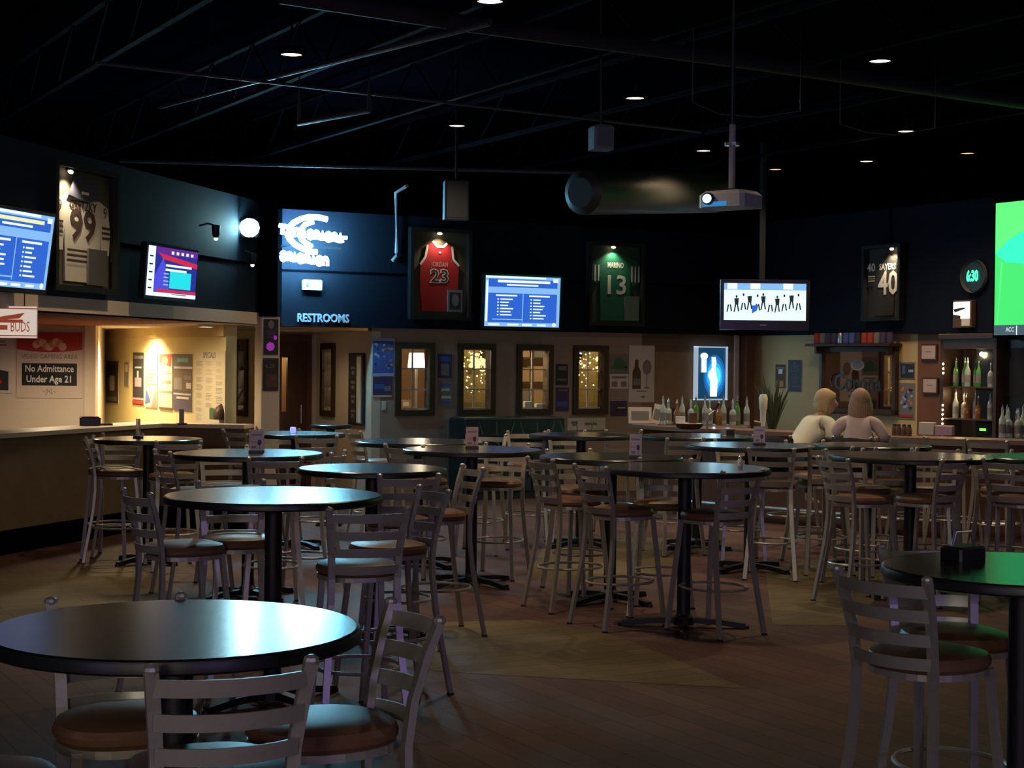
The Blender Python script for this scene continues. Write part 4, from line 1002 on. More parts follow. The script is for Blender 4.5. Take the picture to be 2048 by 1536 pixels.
# ================================================================ things on tables
def menu_stand(x, y, w, h, rz, label, face, txt=True, z=1.0705, base=True):
    t = thing('menu_stand', label, 'menu stand', (x, y, z), rz, 'menu stands on the tables')
    b = MB(); b.bbox(-w*.52, -.04, 0, w*.52, .04, .022, .006, M['steelblack']); b.build('foot', t)
    b = MB(); b.box(-w/2, -.006, .02, w/2, .006, h, M['acrylic']); b.build('holder', t)
    b = MB(); b.rect(-w/2+.004, .024, w/2-.004, h-.004, face, -.0075); b.rect(-w*.35, h*.75, w*.35, h*.82, M['greyp'], -.008)
    b.ell(w*.2, h*.45, w*.14, h*.12, M['purplep'], -.008); b.rect(w*.18, h*.15, w*.22, h*.4, M['purplep'], -.008); b.rect(-w*.35, h*.2, -w*.02, h*.3, M['greyp'], -.008); b.rect(-w*.4, h*.45, 0, h*.48, M['greyp'], -.008)
    b.build('card', t)
lav = mat('lavender_card', (.42, .36, .5), .6)
(x, y) = (-1.880,11.800); menu_stand(x, y, .11, .17, .1, 'lavender menu card on the table before the white column side', lav)
(x, y) = (-0.311,12.650); menu_stand(x, y, .1, .17, 0, 'pink menu card on the centre table', M['pinkp'])
(x, y) = (0.902,11.600); menu_stand(x, y, .09, .175, -.1, 'lavender menu card with wine glass picture on table left of blue reflection', lav)
(x, y) = (2.115,13.650); menu_stand(x, y, .1, .16, .05, 'menu card with wine glass picture below the left end of the seated people', lav)
(x, y) = (-3.199,13.700); menu_stand(x, y, .05, .17, 1.2, 'narrow card stand seen edge on, on the counter side table', M['pinkp'])
(x, y) = (2.054,15.200)
b = MB(); b.box(-.05, -.05, 0, .05, .05, .07, M['greyp']); b.box(-.04, -.052, .01, .04, -.05, .06, M['dkprint'])
tag(b.build('napkin_holder', None, (x, y, 1.0705), .4), 'grey napkin box on the table before the curved bar', 'napkin holder')
(x, y) = (1.629,5.750)
t = thing('condiment_holder', 'small black holder on the table with green reflection', 'condiment holder', (x, y, 1.0705), .6)
b = MB(); b.bbox(-.07, -.05, 0, .07, .05, .05, .008, M['steelblack']); b.build('tray', t)
b = MB(); b.tube([(-.06, 0, .05), (-.04, 0, .1), (.04, 0, .1), (.06, 0, .05)], .005, M['silver']); b.build('handle', t)
def shaker(x, y, z, label):
    b = MB(); b.lathe([(.016, 0), (.018, .03), (.014, .05)], M['glass'] if False else M['white'], 10); t = thing('salt_shaker', label, 'shaker', (x, y, z)); b.build('jar', t)
    b = MB(); b.lathe([(.015, .05), (.015, .062), (.008, .07)], M['silver'], 10); b.build('cap', t)
(x, y) = (1.554,10.850); shaker(x, y, 1.0705, 'small shaker on the middle right table')
(x, y) = (-2.049,15.000)
b = MB(); b.lathe([(.02, 0), (.03, .02), (.028, .05), (.02, .055)], mat('blue_votive', (.2, .25, .8), .2, emit=(.3, .35, 1), es=1.2), 12)
tag(b.build('votive_glass', None, (x, y, 1.0705)), 'tiny blue glowing glass on small column table', 'glass')

# ================================================================ BAR
barp = [Vector(p) for p in ((1.75, 20.3), (1.42, 19.6), (1.45, 19.1), (1.75, 18.55), (2.138,18.142,1.020)[:2], (2.926,17.430,1.020)[:2], (3.986,16.404,1.020)[:2], (5.100,15.912,1.020)[:2], (7.2, 13.6))]
def offset_poly(pts, d):
    out = []
    for i, p in enumerate(pts):
        a = pts[max(i-1, 0)]; c = pts[min(i+1, len(pts)-1)]; t_ = (c-a).normalized(); n_ = Vector((-t_.y, t_.x)); out.append(p+n_*d)
    return out
def ribbon(b, p0, p1, z0, z1, m):
    n = len(p0); vs = [(p[0], p[1], z) for z in (z0, z1) for p in list(p0)+list(p1)]; k = 2*n
    fs = []
    for i in range(n-1):
        fs += [(i, n+i, n+i+1, i+1), (k+i, k+i+1, k+n+i+1, k+n+i), (i, i+1, k+i+1, k+i), (n+i+1, n+i, k+n+i, k+n+i+1)]
    fs += [(0, k, k+n, n), (n-1, 2*n-1, k+2*n-1, k+n-1)]
    b.add(vs, fs, m)
t = thing('bar_counter', 'long curved reddish brown bar counter in front of the right wall', 'bar counter')
b = MB(); ribbon(b, barp, offset_poly(barp, .55), .975, 1.02, M['bartop']); b.build('bar_top', t)
b = MB(); ribbon(b, offset_poly(barp, .16), offset_poly(barp, .24), 0, .975, M['wood']); b.build('bar_front', t)
b = MB(); fr = offset_poly(barp[3:], .02); b.tube([(p.x, p.y, .18) for p in fr], .02, M['silver']); b.build('foot_rail', t)
# service station behind the bar
sv = Vector((2.298,19.000))
t = thing('service_station', 'low dark cabinet behind the bar below the blue bottle sign', 'cabinet', (sv.x, sv.y+.1, 0), R(-10))
b = MB(); b.bbox(-.55, -.25, 0, .55, .25, 1.03, .02, M['dwood']); b.build('body', t)
for s in (-1, 1): b = MB(); b.box(s*.27-.24, -.265, .1, s*.27+.24, -.25, .95, M['wood']); o = b.build('door', t)
# blue lit bottle sign
q = (4.877,1.618,0.531,0.754)
t = thing('bottle_sign', 'bright blue lit sign with white bottle, silver frame, behind the bar', 'lit sign', WB.at(q[0], q[1], .08), WB.a)
W2, H2 = q[2]/2, q[3]/2; fm = mat('silver_lit_frame', (.7, .75, .8), .3, emit=(.55, .7, .9), es=.55)
b = MB(); b.box(-W2, -.03, -H2, -W2+.018, .06, H2, fm); b.box(W2-.018, -.03, -H2, W2, .06, H2, fm); b.box(-W2, -.03, H2-.018, W2, .06, H2, fm); b.box(-W2, -.03, -H2, W2, .06, -H2+.018, fm); b.build('frame', t)
b = MB(); w, h = q[2], q[3]
b.rect(-W2, -H2, W2, H2, glow('sign_navy', (.005, .05, .12), 1), 0)
for k_, (f_, c_, s_) in enumerate((((.36, .40), (.01, .12, .4), 1), ((.31, .33), (.01, .22, .65), 1), ((.25, .26), (.03, .45, .9), 1.1), ((.2, .18), (.08, .7, 1), 1.3))): b.ell(w*.1, -h*.05, w*f_[0], h*f_[1], glow('sign_halo_%d' % k_, c_, s_), -.002-.002*k_, 24)
x = w*.06; wm = glow('sign_white', (.7, .97, 1), 5)
b.poly([(x-w*.1, -h*.43), (x+w*.11, -h*.43), (x+w*.13, -h*.12), (x+w*.08, -h*.02), (x+w*.06, h*.12), (x+w*.08, h*.2), (x+w*.06, h*.3), (x-w*.06, h*.3), (x-w*.05, h*.1), (x-w*.16, h*.02), (x-w*.17, -h*.05), (x-w*.1, -h*.13)], wm, -.012)
b.rect(-w*.33, h*.02, -w*.18, h*.32, wm, -.012); b.ell(-w*.25, h*.32, w*.12, h*.06, wm, -.013, 10)
b.build('sign_face', t)
light('bottle_sign_lamp', 'AREA', WB.at(q[0], q[1], .3), 2.5, (.35, .75, 1), .4, target=WB.at(q[0], q[1]-1, 4), size_y=.7)

# bottles
def make_bottle(kind, m, hgt=.3, r=.036):
    t = thing('liquor_bottle', '', 'bottle')
    if kind == 'wine': prof = [(r, 0), (r*1.02, .01), (r, hgt*.6), (r*.45, hgt*.75), (r*.36, hgt*.82), (r*.36, hgt*.98), (r*.42, hgt)]
    elif kind == 'square': prof = [(r, 0), (r, hgt*.55), (r*.8, hgt*.62), (r*.34, hgt*.68), (r*.34, hgt*.95)]
    else: prof = [(r*.9, 0), (r*1.1, hgt*.2), (r, hgt*.5), (r*.35, hgt*.68), (r*.35, hgt*.95)]
    b = MB(); b.lathe(prof, m, 14); b.build('body', t, smooth=True)
    b = MB(); b.lathe([(r*1.03, hgt*.15), (r*1.03, hgt*.45)], M['greyp'], 14, cap=False); b.build('label_wrap', t, smooth=True)
    b = MB(); b.lathe([(r*.42, hgt*.93), (r*.3, hgt), (r*.1, hgt*1.08), (r*.08, hgt*1.12)], M['silver'], 10); b.build('pourer', t, smooth=True)
    return t
protos = [make_bottle('wine', M['bglass'], .31), make_bottle('square', M['bglass'], .28, .04), make_bottle('round', M['aglass'], .27, .042), make_bottle('wine', M['gglass'], .31)]
used = set()
def bottle(k, loc, label, group, rz=0.0):
    if k not in used:
        used.add(k); o = protos[k]; o.location = loc; o.rotation_euler = (0, 0, rz); o['label'] = label; o['group'] = group
    else: dup(protos[k], loc, rz, label, group)
g = 'liquor bottles below the blue sign'
for i in range(13):
    x, y = sv.x - .5 + .078*i*1.05, sv.y + .1 + .10*((i % 2)*2-1) - .02*i*.3
    bottle([0, 1, 2, 0, 1, 3][i % 6], (x, y, 1.03), 'liquor bottle with pourer in the row below the blue bottle sign', g)
# bar right bottles
g = 'bottles at the right end of the bar'
ep = [Vector(p) for p in ((5.001,16.402,1.020)[:2], (5.275,16.459,1.020)[:2])]
for i in range(7):
    p_ = ep[0].lerp(ep[1], i/6) + Vector((.1+.04*(i % 2), .22+.06*(i % 3)))
    bottle([0, 1, 0, 1, 2, 0, 1][i], (p_.x, p_.y, 1.02), 'clear bottle standing on the bar at the right edge', g)
g = 'small sauce bottles on the bar'
sp = [(4.047,16.900,1.071), (4.077,16.850,1.073), (4.123,16.800,1.071), (4.163,16.750,1.079)]
s0_ = None
for x, y, z in sp:
    if s0_ is None:
        s0_ = thing('sauce_bottle', 'small dark bottle in a row on the bar right of person in pink', 'bottle', (x, y, 1.02), 0, g)
        b = MB(); b.lathe([(.028, 0), (.03, .05), (.026, .09), (.02, .1)], M['brownp'], 12); b.build('body', s0_, smooth=True)
        b = MB(); b.lathe([(.021, .1), (.02, .12)], M['dkprint'], 12); b.build('cap', s0_)
    else: dup(s0_, (x, y, 1.02), 0, 'small dark bottle in a row on the bar right of person in pink', g)
# bowl, napkins, faucet on bar
x, y, z = (1.995,18.300,1.081)
t = thing('condiment_tray', 'dark round tray with white rim and napkins on the bar', 'tray', (x, y-.35, 1.02), 0)
b = MB(); b.lathe([(.1, 0), (.14, .02), (.16, .06), (.15, .06)], M['dwood'], 20); b.build('tray', t, smooth=True)
b = MB(); b.lathe([(.145, .061), (.15, .066)], M['paper'], 20); b.build('rim', t)
b = MB(); b.box(-.15, -.04, .06, -.05, .05, .14, M['white']); b.build('napkins', t)
b = MB(); b.box(-.0, -.03, .06, .08, .05, .18, M['brownp']); b.build('caddy', t)
x, y, z = (2.168,17.700,1.078)
b = MB(); b.tube([(0, 0, 0), (0, 0, .12), (.02, 0, .17), (.06, 0, .2), (.1, 0, .23)], .012, M['silver'], n=8); b.tube([(.08, 0, .22), (.13, 0, .3)], .014, M['steelblack'], n=8)
tag(b.build('beer_tap', None, (x, y+.05, 1.02), 0, True), 'curved chrome tap with black handle on the bar', 'tap')
# menu books at left end of bar
bl = Vector((1.614,19.350))
def bookbox(dx, w, h, lean, m1, label):
    b = MB(); b.box(-w/2, -.015, 0, w/2, .015, h, m1); b.rect(-w*.38, h*.2, w*.38, h*.75, M['greyp'], -.017)
    o = b.build('menu_folder', None, (bl.x+dx, bl.y-.02*dx, 1.022), .0); o.rotation_euler = (R(-8), R(lean), .05); tag(o, label, 'menu folder', 'menu folders at the bar end')
bookbox(-.06, .28, .2, 0, M['paper'], 'wide white folder lying at the left end of the bar')
bookbox(.12, .1, .24, 12, M['paper'], 'narrow white folder leaning between the wide one and the dark one')
bookbox(.23, .06, .24, 12, M['brownp'], 'narrow dark brown folder leaning at the bar end')
# blender / mixer
x, y, z = (2.813,18.000,1.072)
t = thing('drink_dispenser', 'slim white dispenser standing on bar by wooden post', 'dispenser', (x, y-.1, 1.02))
b = MB(); b.lathe([(.02, 0), (.02, .05), (.03, .1), (.035, .22), (.045, .24), (.05, .36), (.035, .4)], M['white'], 14); b.build('body', t, smooth=True)
b = MB(); b.tube([(-.1, 0, .1), (0, 0, .08)], .008, M['silver']); b.build('spout', t)
# agave plant
x, y, z = (2.998,18.200,1.009)
t = thing('potted_plant', 'dark spiky plant standing behind the bar left of person in white', 'plant', (x, y+.2, .62))
b = MB(); b.lathe([(.1, 0), (.13, .3), (.14, .36)], M['dwood'], 16); b.build('pot', t)
b = MB(); gl = mat('dark_leaf', (.04, .06, .03), .6)
for i in range(20):
    a = i*2.4; r_ = .1+.16*random.random(); h_ = .35+.35*random.random(); d = Vector((math.cos(a), math.sin(a)*.6, 0))
    b.tube([(0, 0, .34), d*r_*.5+Vector((0, 0, .34+h_*.6)), d*r_+Vector((0, 0, .34+h_))], [.025, .02, .003], gl, n=5)
b.build('leaves', t)
# paper stack near cabinet + dark register box
x, y, z = (4.474,17.200,1.024)
b = MB(); b.bbox(-.08, -.06, 0, .08, .06, .13, .004, M['paper']); tag(b.build('paper_holder', None, (x, y, 1.02), -.5), 'pale paper holder on bar under the lower certificate', 'box')
x, y, z = (4.624,17.100,1.041)
b = MB(); b.bbox(-.08, -.06, 0, .1, .06, .1, .004, M['pinkp']); tag(b.build('napkin_box', None, (x, y, 1.02), -.5), 'low pale napkin box on bar in front of the lit cabinet', 'box')

# Mirror with beer lettering and shelf
q = (2.263,1.560,1.461,0.863)
t = thing('bar_mirror', 'wide wooden framed mirror with dark blackletter brand lettering on the tan wall', 'mirror', WR.at(q[0], q[1], .05), WR.a)
W2, H2 = q[2]/2, q[3]/2; fw = .06
b = MB(); b.bbox(-W2, -.04, -H2, -W2+fw, .03, H2, .006, M['frame']); b.bbox(W2-fw, -.04, -H2, W2, .03, H2, .006, M['frame']); b.box(-W2, -.04, -H2, W2, .03, -H2+fw, M['frame']); b.box(-W2, -.04, H2-fw, W2, .03, H2, M['frame']); b.build('frame', t)
b = MB(); b.rect(-W2+fw, -H2+fw, W2-fw, H2-fw, mat('mirror_glass', (.75, .66, .6), .03, 1.0), -.005); b.build('glass', t)
b = MB(); crm = mat('faint_mirror_print', (.3, .27, .24), .5)
b.ell(0, H2*.45, .13, .07, crm, -.008); b.ell(0, H2*.45, .1, .05, M['greyp'], -.009); 
lm = mat('mirror_lettering', (.035, .03, .028), .4); L_ = W2*.62
b.text('Corona', 0, -H2*.1, .3, lm, -.01, width=L_*2, bold=.006)
b.tube([(-L_-.02, -.01, -H2*.25), (-L_-.07, -.01, -H2*.05), (-L_-.03, -.01, H2*.14), (-L_+.08, -.01, H2*.2)], .012, lm, n=5)
b.build('lettering', t)
sh = WR.at(q[0], q[1]+H2+.03, .14)
t = thing('wall_shelf', 'narrow dark wooden shelf above the lettered mirror', 'shelf', sh, WR.a)
b = MB(); b.bbox(-W2-.12, -.1, -.02, W2+.04, .14, .015, .006, M['dwood']); b.build('board', t)
for s in (-1, 1): b = MB(); b.poly([(s*W2, 0), (s*W2+.001, 0), (s*W2, 0)], M['dwood']) if False else b.box(s*(W2-.04)-.02, -.05, -.12, s*(W2-.04)+.02, .13, -.02, M['dwood']); b.build('bracket', t)
cmx = [M['redp'], M['dkprint'], M['bluep'], M['silver'], M['purplep'], M['greyp']]
can0 = None
nc = 13
for i in range(nc):
    xx = -W2+.02 + (2*W2-.06)*i/(nc-1)
    loc = Vector(sh) + Matrix.Rotation(WR.a, 4, 'Z') @ Vector((xx, 0, .0155))
    b = MB(); mm = cmx[(i*5+i//3) % 6]
    b.lathe([(.04, 0), (.046, .006), (.046, .12), (.036, .14)], mm, 14); o = b.build('drink_can', None, loc, smooth=True)
    tag(o, ('red', 'black', 'blue', 'silver', 'purple', 'grey')[(i*5+i//3) % 6] + ' can in the row on the shelf above the mirror', 'can', 'cans on the mirror shelf')

# back bar cabinet with string lights
q = (4.510,1.465,0.891,1.059)
u0 = q[0]-q[2]/2; u1 = q[0]+q[2]/2
t = thing('back_bar_cabinet', 'dark open back bar cabinet with string lights and bottles left of the green screen', 'cabinet', WR.at((u0+u1)/2, 0, .36), WR.a)
W2 = (u1-u0)/2
b = MB(); b.box(-W2, -.0, 0, -W2+.05, .34, 2.06, M['dwood']); b.box(W2-.05, 0, 0, W2, .34, 2.06, M['dwood']); b.box(-W2, 0, 1.96, W2, .34, 2.1, M['dwood']); b.box(-W2+.05, .31, 0, W2-.05, .34, 1.96, M['dwood']); b.bbox(-W2-.02, -.03, 2.08, W2+.02, .34, 2.14, .01, M['dwood']); b.build('carcass', t)
b = MB(); b.box(-W2+.05, .02, 0, W2-.05, .31, .86, M['wood']); b.build('base_cupboard', t)
for z in (1.12, 1.5): b = MB(); b.box(-W2+.05, .02, z, W2-.05, .31, z+.015, M['glass'] if False else M['dwood']); b.build('shelf', t)
b = MB(); b.rect(-W2+.06, .87, W2-.06, 1.95, mat('cabinet_mirror', (.35, .3, .25), .08, .9), .305); b.build('mirror_back', t)
bulb = glow('string_bulb', (1, .82, .5), 30)
b = MB()
for i in range(17):
    z = .98+.055*i
    if .98+.055*7.5 < z < 1.7: continue
    b.ball((-W2+.06, -.012, z-.08), .012, bulb, 6)
for i in range(5): b.ball((.06, .2, 1.34+.035*i), .013, bulb, 6)
b.ball((.12, .1, 1.9), .026, bulb, 8); b.ball((.05, .2, 1.02), .02, bulb, 6)
b.build('string_lights', t)
light('cabinet_lamp', 'POINT', Matrix.Translation(t.location) @ Matrix.Rotation(WR.a, 4, 'Z') @ Vector((.1, .1, 1.88)), 3, (1, .75, .35), .03)
light('cabinet_lamp', 'POINT', Matrix.Translation(t.location) @ Matrix.Rotation(WR.a, 4, 'Z') @ Vector((-.25, .12, 1.42)), 1.2, (1, .7, .35), .03)
b = MB(); b.rect(.1, 1.0, .2, 1.03, glow('green_display', (.15, .9, .05), 2), .1); b.box(.05, .11, .9, .3, .25, 1.08, M['tvplastic']); b.build('register_display', t)
cw = Matrix.Translation(t.location) @ Matrix.Rotation(WR.a, 4, 'Z')
for zz, nn, kk, lab in ((1.515, 8, [3, 3, 0, 3, 3, 3, 1, 3], 'bottle on the top shelf of the lit back bar cabinet'), (1.135, 8, [0, 1, 2, 0, 2, 1, 0, 2], 'bottle on the middle shelf of the lit back bar cabinet')):
    for i in range(nn):
        p_ = cw @ Vector((-W2+.12+(2*W2-.24)*i/(nn-1), .14+.05*(i % 2), zz))
        bottle(kk[i], p_, lab, 'cabinet bottles, ' + ('top shelf' if zz > 1.4 else 'middle shelf'))
# lit picture sign and clock on right upper wall
q = (4.232,2.383,0.268,0.288)
t = thing('lit_plaque', 'small glowing white sign with dark plane shape left of the projection screen', 'lit sign', WR.at(q[0], q[1], .16), WR.a)
b = MB(); b.bbox(-q[2]/2-.02, -.03, -q[3]/2-.02, q[2]/2+.02, .05, q[3]/2+.02, .01, M['brownp']); b.build('case', t)
b = MB(); w, h = q[2], q[3]; b.rect(-w/2, -h*.2, w/2, h/2, glow('plaque_white', (1, .85, .65), 2.4), -.034); b.rect(0, -h/2, w/2, -h*.2, glow('plaque_dim', (.8, .6, .4), .5), -.034)
b.poly([(-w/2, h*.2), (w*.1, h*.26), (w*.3, h*.22), (-w*.1, h*.13), (-w*.4, h*.05)], M['dkprint'], -.036); b.poly([(-w/2, -h*.2), (-w*.05, -h*.2), (-w*.05, -h*.08), (-w/2, -h*.02)], M['dkprint'], -.037); b.build('sign_face', t)
q = (4.372,2.827,0.368,0.393)
t = thing('wall_clock', 'round dark wall clock with glowing green digits 6:30', 'clock', WR.at(q[0], q[1], .14), WR.a)
rr = q[3]/2
b = MB(); b.lathe([(rr, .03), (rr, -.02), (rr*.9, -.03), (rr*.86, -.02)], mat('clock_rim', (.16, .16, .16), .4), 32, M4=Matrix.Rotation(PI/2, 4, 'X'), cap=False); b.build('rim', t, smooth=True)
b = MB(); b.ell(0, 0, rr*.88, rr*.88, mat('clock_face', (.02, .025, .02), .3), .0, 32); b.build('face', t)
b = MB(); b.text('6:30', -.02, 0, .18, glow('clock_green', (.05, 1, .3), 3.5), -.01, width=rr*.95, bold=.006); b.build('digits', t)

# projector
pp = Vector((1.430,10.600,2.846))
t = thing('projector', 'white ceiling projector hanging on a pole with glowing blue lens', 'projector', pp, R(-38))
b = MB(); pj = mat('projector_white', (.4, .42, .5), .5)
b.bbox(-.17, -.13, -.055, .17, .15, .055, .025, pj); b.build('body', t)
b = MB(); b.lathe([(.04, 0), (.04, .03), (.034, .03)], M['steelblack'], 18, M4=Matrix.Translation((-.08, -.13, 0)) @ Matrix.Rotation(PI/2, 4, 'X')); b.build('lens_ring', t)
b = MB(); b.ell(-.08, 0, .034, .03, glow('projector_lens', (.4, .75, 1), 3), -.162); b.build('lens', t)
b = MB(); b.box(-.13, -.134, -.05, .05, -.13, -.02, glow('projector_blue_glow', (.05, .3, .7), .7)); b.build('blue_glow_strip', t)  # emissive strip puts the bluish light on the lower body into the material
b = MB(); b.tube([(0, .02, .05), (0, .02, .5)], .022, mat('pole_grey', (.3, .3, .36), .5)); b.tube([(0, .02, .5), (0, .02, 2.05)], .014, M['steelblack']); b.lathe([(.05, .36), (.05, .38)], M['silver'], 12, c=(0, .02, 0)); b.build('pole', t)
b = MB(); b.box(-.08, -.06, .055, .08, .1, .07, M['steelblack']); b.build('bracket', t)

# green beer cooler against the back wall
q = (1.507,0.869,1.480,0.410)
dC = .45
t = thing('beer_cooler', 'low dark green beer cooler cabinet below the windows', 'cooler', WB.at(q[0], 0, dC/2+.02), WB.a)
W2 = q[2]/2; zt = 1.04
b = MB(); b.bbox(-W2, -dC/2, 0, W2, dC/2, zt, .02, mat('cooler_green', (.015, .03, .035), .4, noise=.3, nscale=6)); b.build('body', t)
b = MB(); b.rect(-W2+.03, zt-.24, W2-.03, zt-.03, mat('cooler_header', (.02, .05, .06), .4, noise=.7, nscale=9), -dC/2-.003)
for i in range(9): x = -W2+.25+i*.2; b.poly([(x, zt-.22), (x+.02, zt-.22), (x+.06*(i % 3-1)+.01, zt-.05), (x+.06*(i % 3-1), zt-.05)], mat('cooler_streak', (.1, .22, .18), .5), -dC/2-.005)
b.build('header_panel', t)
b = MB(); b.box(-W2+.02, -dC/2-.02, zt-.29, W2-.02, -dC/2, zt-.25, M['steelblack']); b.build('rail', t)
for s in (-1, 0, 1):
    b = MB(); b.box(s*W2*.62-W2*.29, -dC/2-.02, .1, s*W2*.62+W2*.29, -dC/2, zt-.31, mat('cooler_door', (.03, .06, .08), .3)); d = b.build('door', t)
    k = MB(); k.tube([(s*W2*.62+W2*.24, -dC/2-.04, .3), (s*W2*.62+W2*.24, -dC/2-.04, .6)], .01, M['silver']); k.build('handle', d)
b = MB(); b.text('Bud', -W2*.28, zt-.42, .26, mat('cooler_letters', (.01, .02, .03), .4), -dC/2-.025, width=.3, bold=.004); b.text('Bud', -W2*.28+.01, zt-.41, .26, mat('cooler_letter_edge', (.1, .15, .2), .5), -dC/2-.023, width=.3, bold=.012); b.build('lettering', t)

# ================================================================ BACK ROOM contents
def broom(u, y, z): return WB.at(u, z, -y)
brz = WB.a
t = thing('table_lamp', 'table lamp with glowing white shade seen through the first window', 'lamp', broom(WIN[0][0]+.66, 1.3, 1.0), brz)
b = MB(); b.lathe([(.1, .86), (.12, .66)], glow('lamp_shade', (1, .93, .75), 5), 20, cap=False); b.build('lamp_shade', t)
b = MB(); b.lathe([(.07, 0), (.07, .02), (.02, .04), (.02, .66)], M['silver'], 14); b.build('lamp_base', t)
t = thing('side_table', 'brown side table seen through the first window', 'table', broom(WIN[0][0]+.6, 1.3, 0), brz)
b = MB(); b.box(-.4, -.2, .96, .4, .2, 1.0, M['wood']); b.build('tabletop', t)
for sx_ in (-1, 1):
    for sy_ in (-1, 1): b = MB(); b.box(sx_*.36-.02, sy_*.17-.02, 0, sx_*.36+.02, sy_*.17+.02, .96, M['wood']); b.build('leg', t)
t = thing('cardboard_box', 'brown cardboard box seen through the first window', 'box', broom(WIN[0][0]+.42, 1.25, 1.001), brz)
b = MB(); b.box(-.1, -.1, 0, .1, .1, .22, mat('cardboard', (.35, .24, .14), .8)); b.build('carton', t); b = MB(); b.box(-.03, -.101, .14, .06, -.1, .2, M['white']); b.build('sticker', t)
light('back_room_lamp', 'POINT', broom(WIN[0][0]+.66, 1.1, 1.95), 10, (1, .8, .5), .08)
# christmas tree through second window
def xmas(u, label, wide, seed, yd=1.0):
    random.seed(seed)
    t = thing('christmas_tree', label, 'christmas tree', broom(u, yd, 0), brz)
    b = MB(); b.lathe([(wide, .5), (wide*.95, .8), (wide*.8, 1.2), (wide*.5, 1.6), (wide*.2, 1.95), (.02, 2.1)], mat('tree_green', (.12, .085, .025), .8, noise=.5, nscale=25), 18)
    for i in range(160):
        z = random.uniform(.9, 2.05); r = wide*(1-(z-.5)/1.65)**.8; a = random.uniform(0, 2*PI)
        d = Vector((math.cos(a), math.sin(a), -.25)); c = Vector((d.x*r*.85, d.y*r*.85, z))
        b.tube([c, c+d*.09], [.02, .003], MATS['tree_green'], n=4)
    b.build('foliage', t)
    b = MB()
    for i in range(230):
        z = random.uniform(1.0, 2.0); r = wide*(1-(z-.5)/1.65)**.8+.05; a = random.uniform(PI*.8, 2.2*PI)
        b.ball((math.cos(a)*r, math.sin(a)*r, z), random.uniform(.006, .014), glow('fairy_light', (1, .8, .3), 7), 5)
    b.build('fairy_lights', t)
    b = MB(); 
    for i in range(26):
        a = random.uniform(0, 2*PI); r = random.uniform(0, .13); b.ball((math.cos(a)*r-.02, -wide*.5-.05, 1.72+math.sin(a)*r), .03, glow('gold_bow', (1, .85, .35), 1.3), 6, (1.4, .6, .7))
    b.build('gold_bow', t)
    b = MB(); b.lathe([(.05, 0), (.05, .5)], M['dwood'], 10); b.build('trunk', t)
xmas(WIN[1][0]+.44, 'gold lit Christmas tree seen through the second window', .45, 3)
xmas(WIN[3][0]+.66, 'gold lit Christmas tree seen through the fourth window', .5, 9)
light('back_room_lamp', 'POINT', broom(WIN[1][0]+.2, .35, 2.1), 16, (1, .85, .4), .06)
light('back_room_lamp', 'POINT', broom(WIN[3][0]+.3, .35, 2.1), 16, (1, .82, .4), .06)
random.seed(11)
# notices behind windows
def notice(u, y, z, w, h, m, label, name='notice'):
    b = MB(); b.box(-w/2, 0, -h/2, w/2, .01, h/2, m); tag(b.build(name, None, broom(u, y, z), brz), label, 'notice')
notice(WIN[1][0]+1.2, 2.0, 1.55, .22, .5, mat('yellow_notice', (.7, .55, .2), .7, emit=(1, .7, .2), es=.25), 'yellow notice right of the tree in the second window')
t = thing('tall_shelving', 'grey and tan boxes on tall shelving seen through the third window', 'shelving', broom(WIN[2][0]+.72, 1.45, 0), brz)
b = MB(); b.box(-.5, 0, 0, -.47, .3, 2.2, M['dwood']); b.box(.5, 0, 0, .53, .3, 2.2, M['dwood'])
b.build('upright', t)
for z in (1.1, 1.45, 1.8): b = MB(); b.box(-.47, 0, z, .5, .3, z+.02, M['dwood']); b.build('shelf', t)
for i in range(9):
    x = -.4+.32*(i % 3); z = 1.12+.35*(i//3)
    b = MB(); b.box(-.12, -.1, 0, .12, .1, .2+.02*(i % 4), [mat('tan_carton', (.4, .27, .17), .8), M['greyp'], mat('cardboard', (.35, .24, .14), .8)][(i+i//3) % 3])
    loc = Matrix.Translation(t.location) @ Matrix.Rotation(brz, 4, 'Z') @ Vector((x+.03, .14, z+.001))
    tag(b.build('storage_box', None, loc, brz), 'box on the storage shelving seen through the third window', 'box', 'storage boxes in third window')
light('back_room_lamp', 'POINT', broom(WIN[2][0]-.05, .4, 2.1), 14, (1, .72, .45), .08)
for k, (dx, m_) in enumerate(((-.05, M['white']), (.12, M['white']))):
    b = MB(); b.bbox(-.05, -.04, 0, .05, .04, .1-.03*k, .01, m_); tag(b.build('white_carton', None, broom(WIN[2][0]+dx, .09, 1.132), brz), ('taller' if k == 0 else 'shorter') + ' white packet on the sill of the third window', 'packet')
b = MB(); b.rect(-.1, -.12, .02, .12, glow('purple_banner', (.12, .05, .7), .8), 0); b.rect(.05, -.12, .18, .12, glow('cyan_banner', (.1, .5, 1), 1), 0); b.box(-.11, .002, -.13, .19, .02, .13, M['tvplastic'])
tag(b.build('small_screen', None, broom(WIN[3][0]+1.02, 1.9, 2.0), brz), 'purple and cyan lit screen at the top of the fourth window', 'screen')

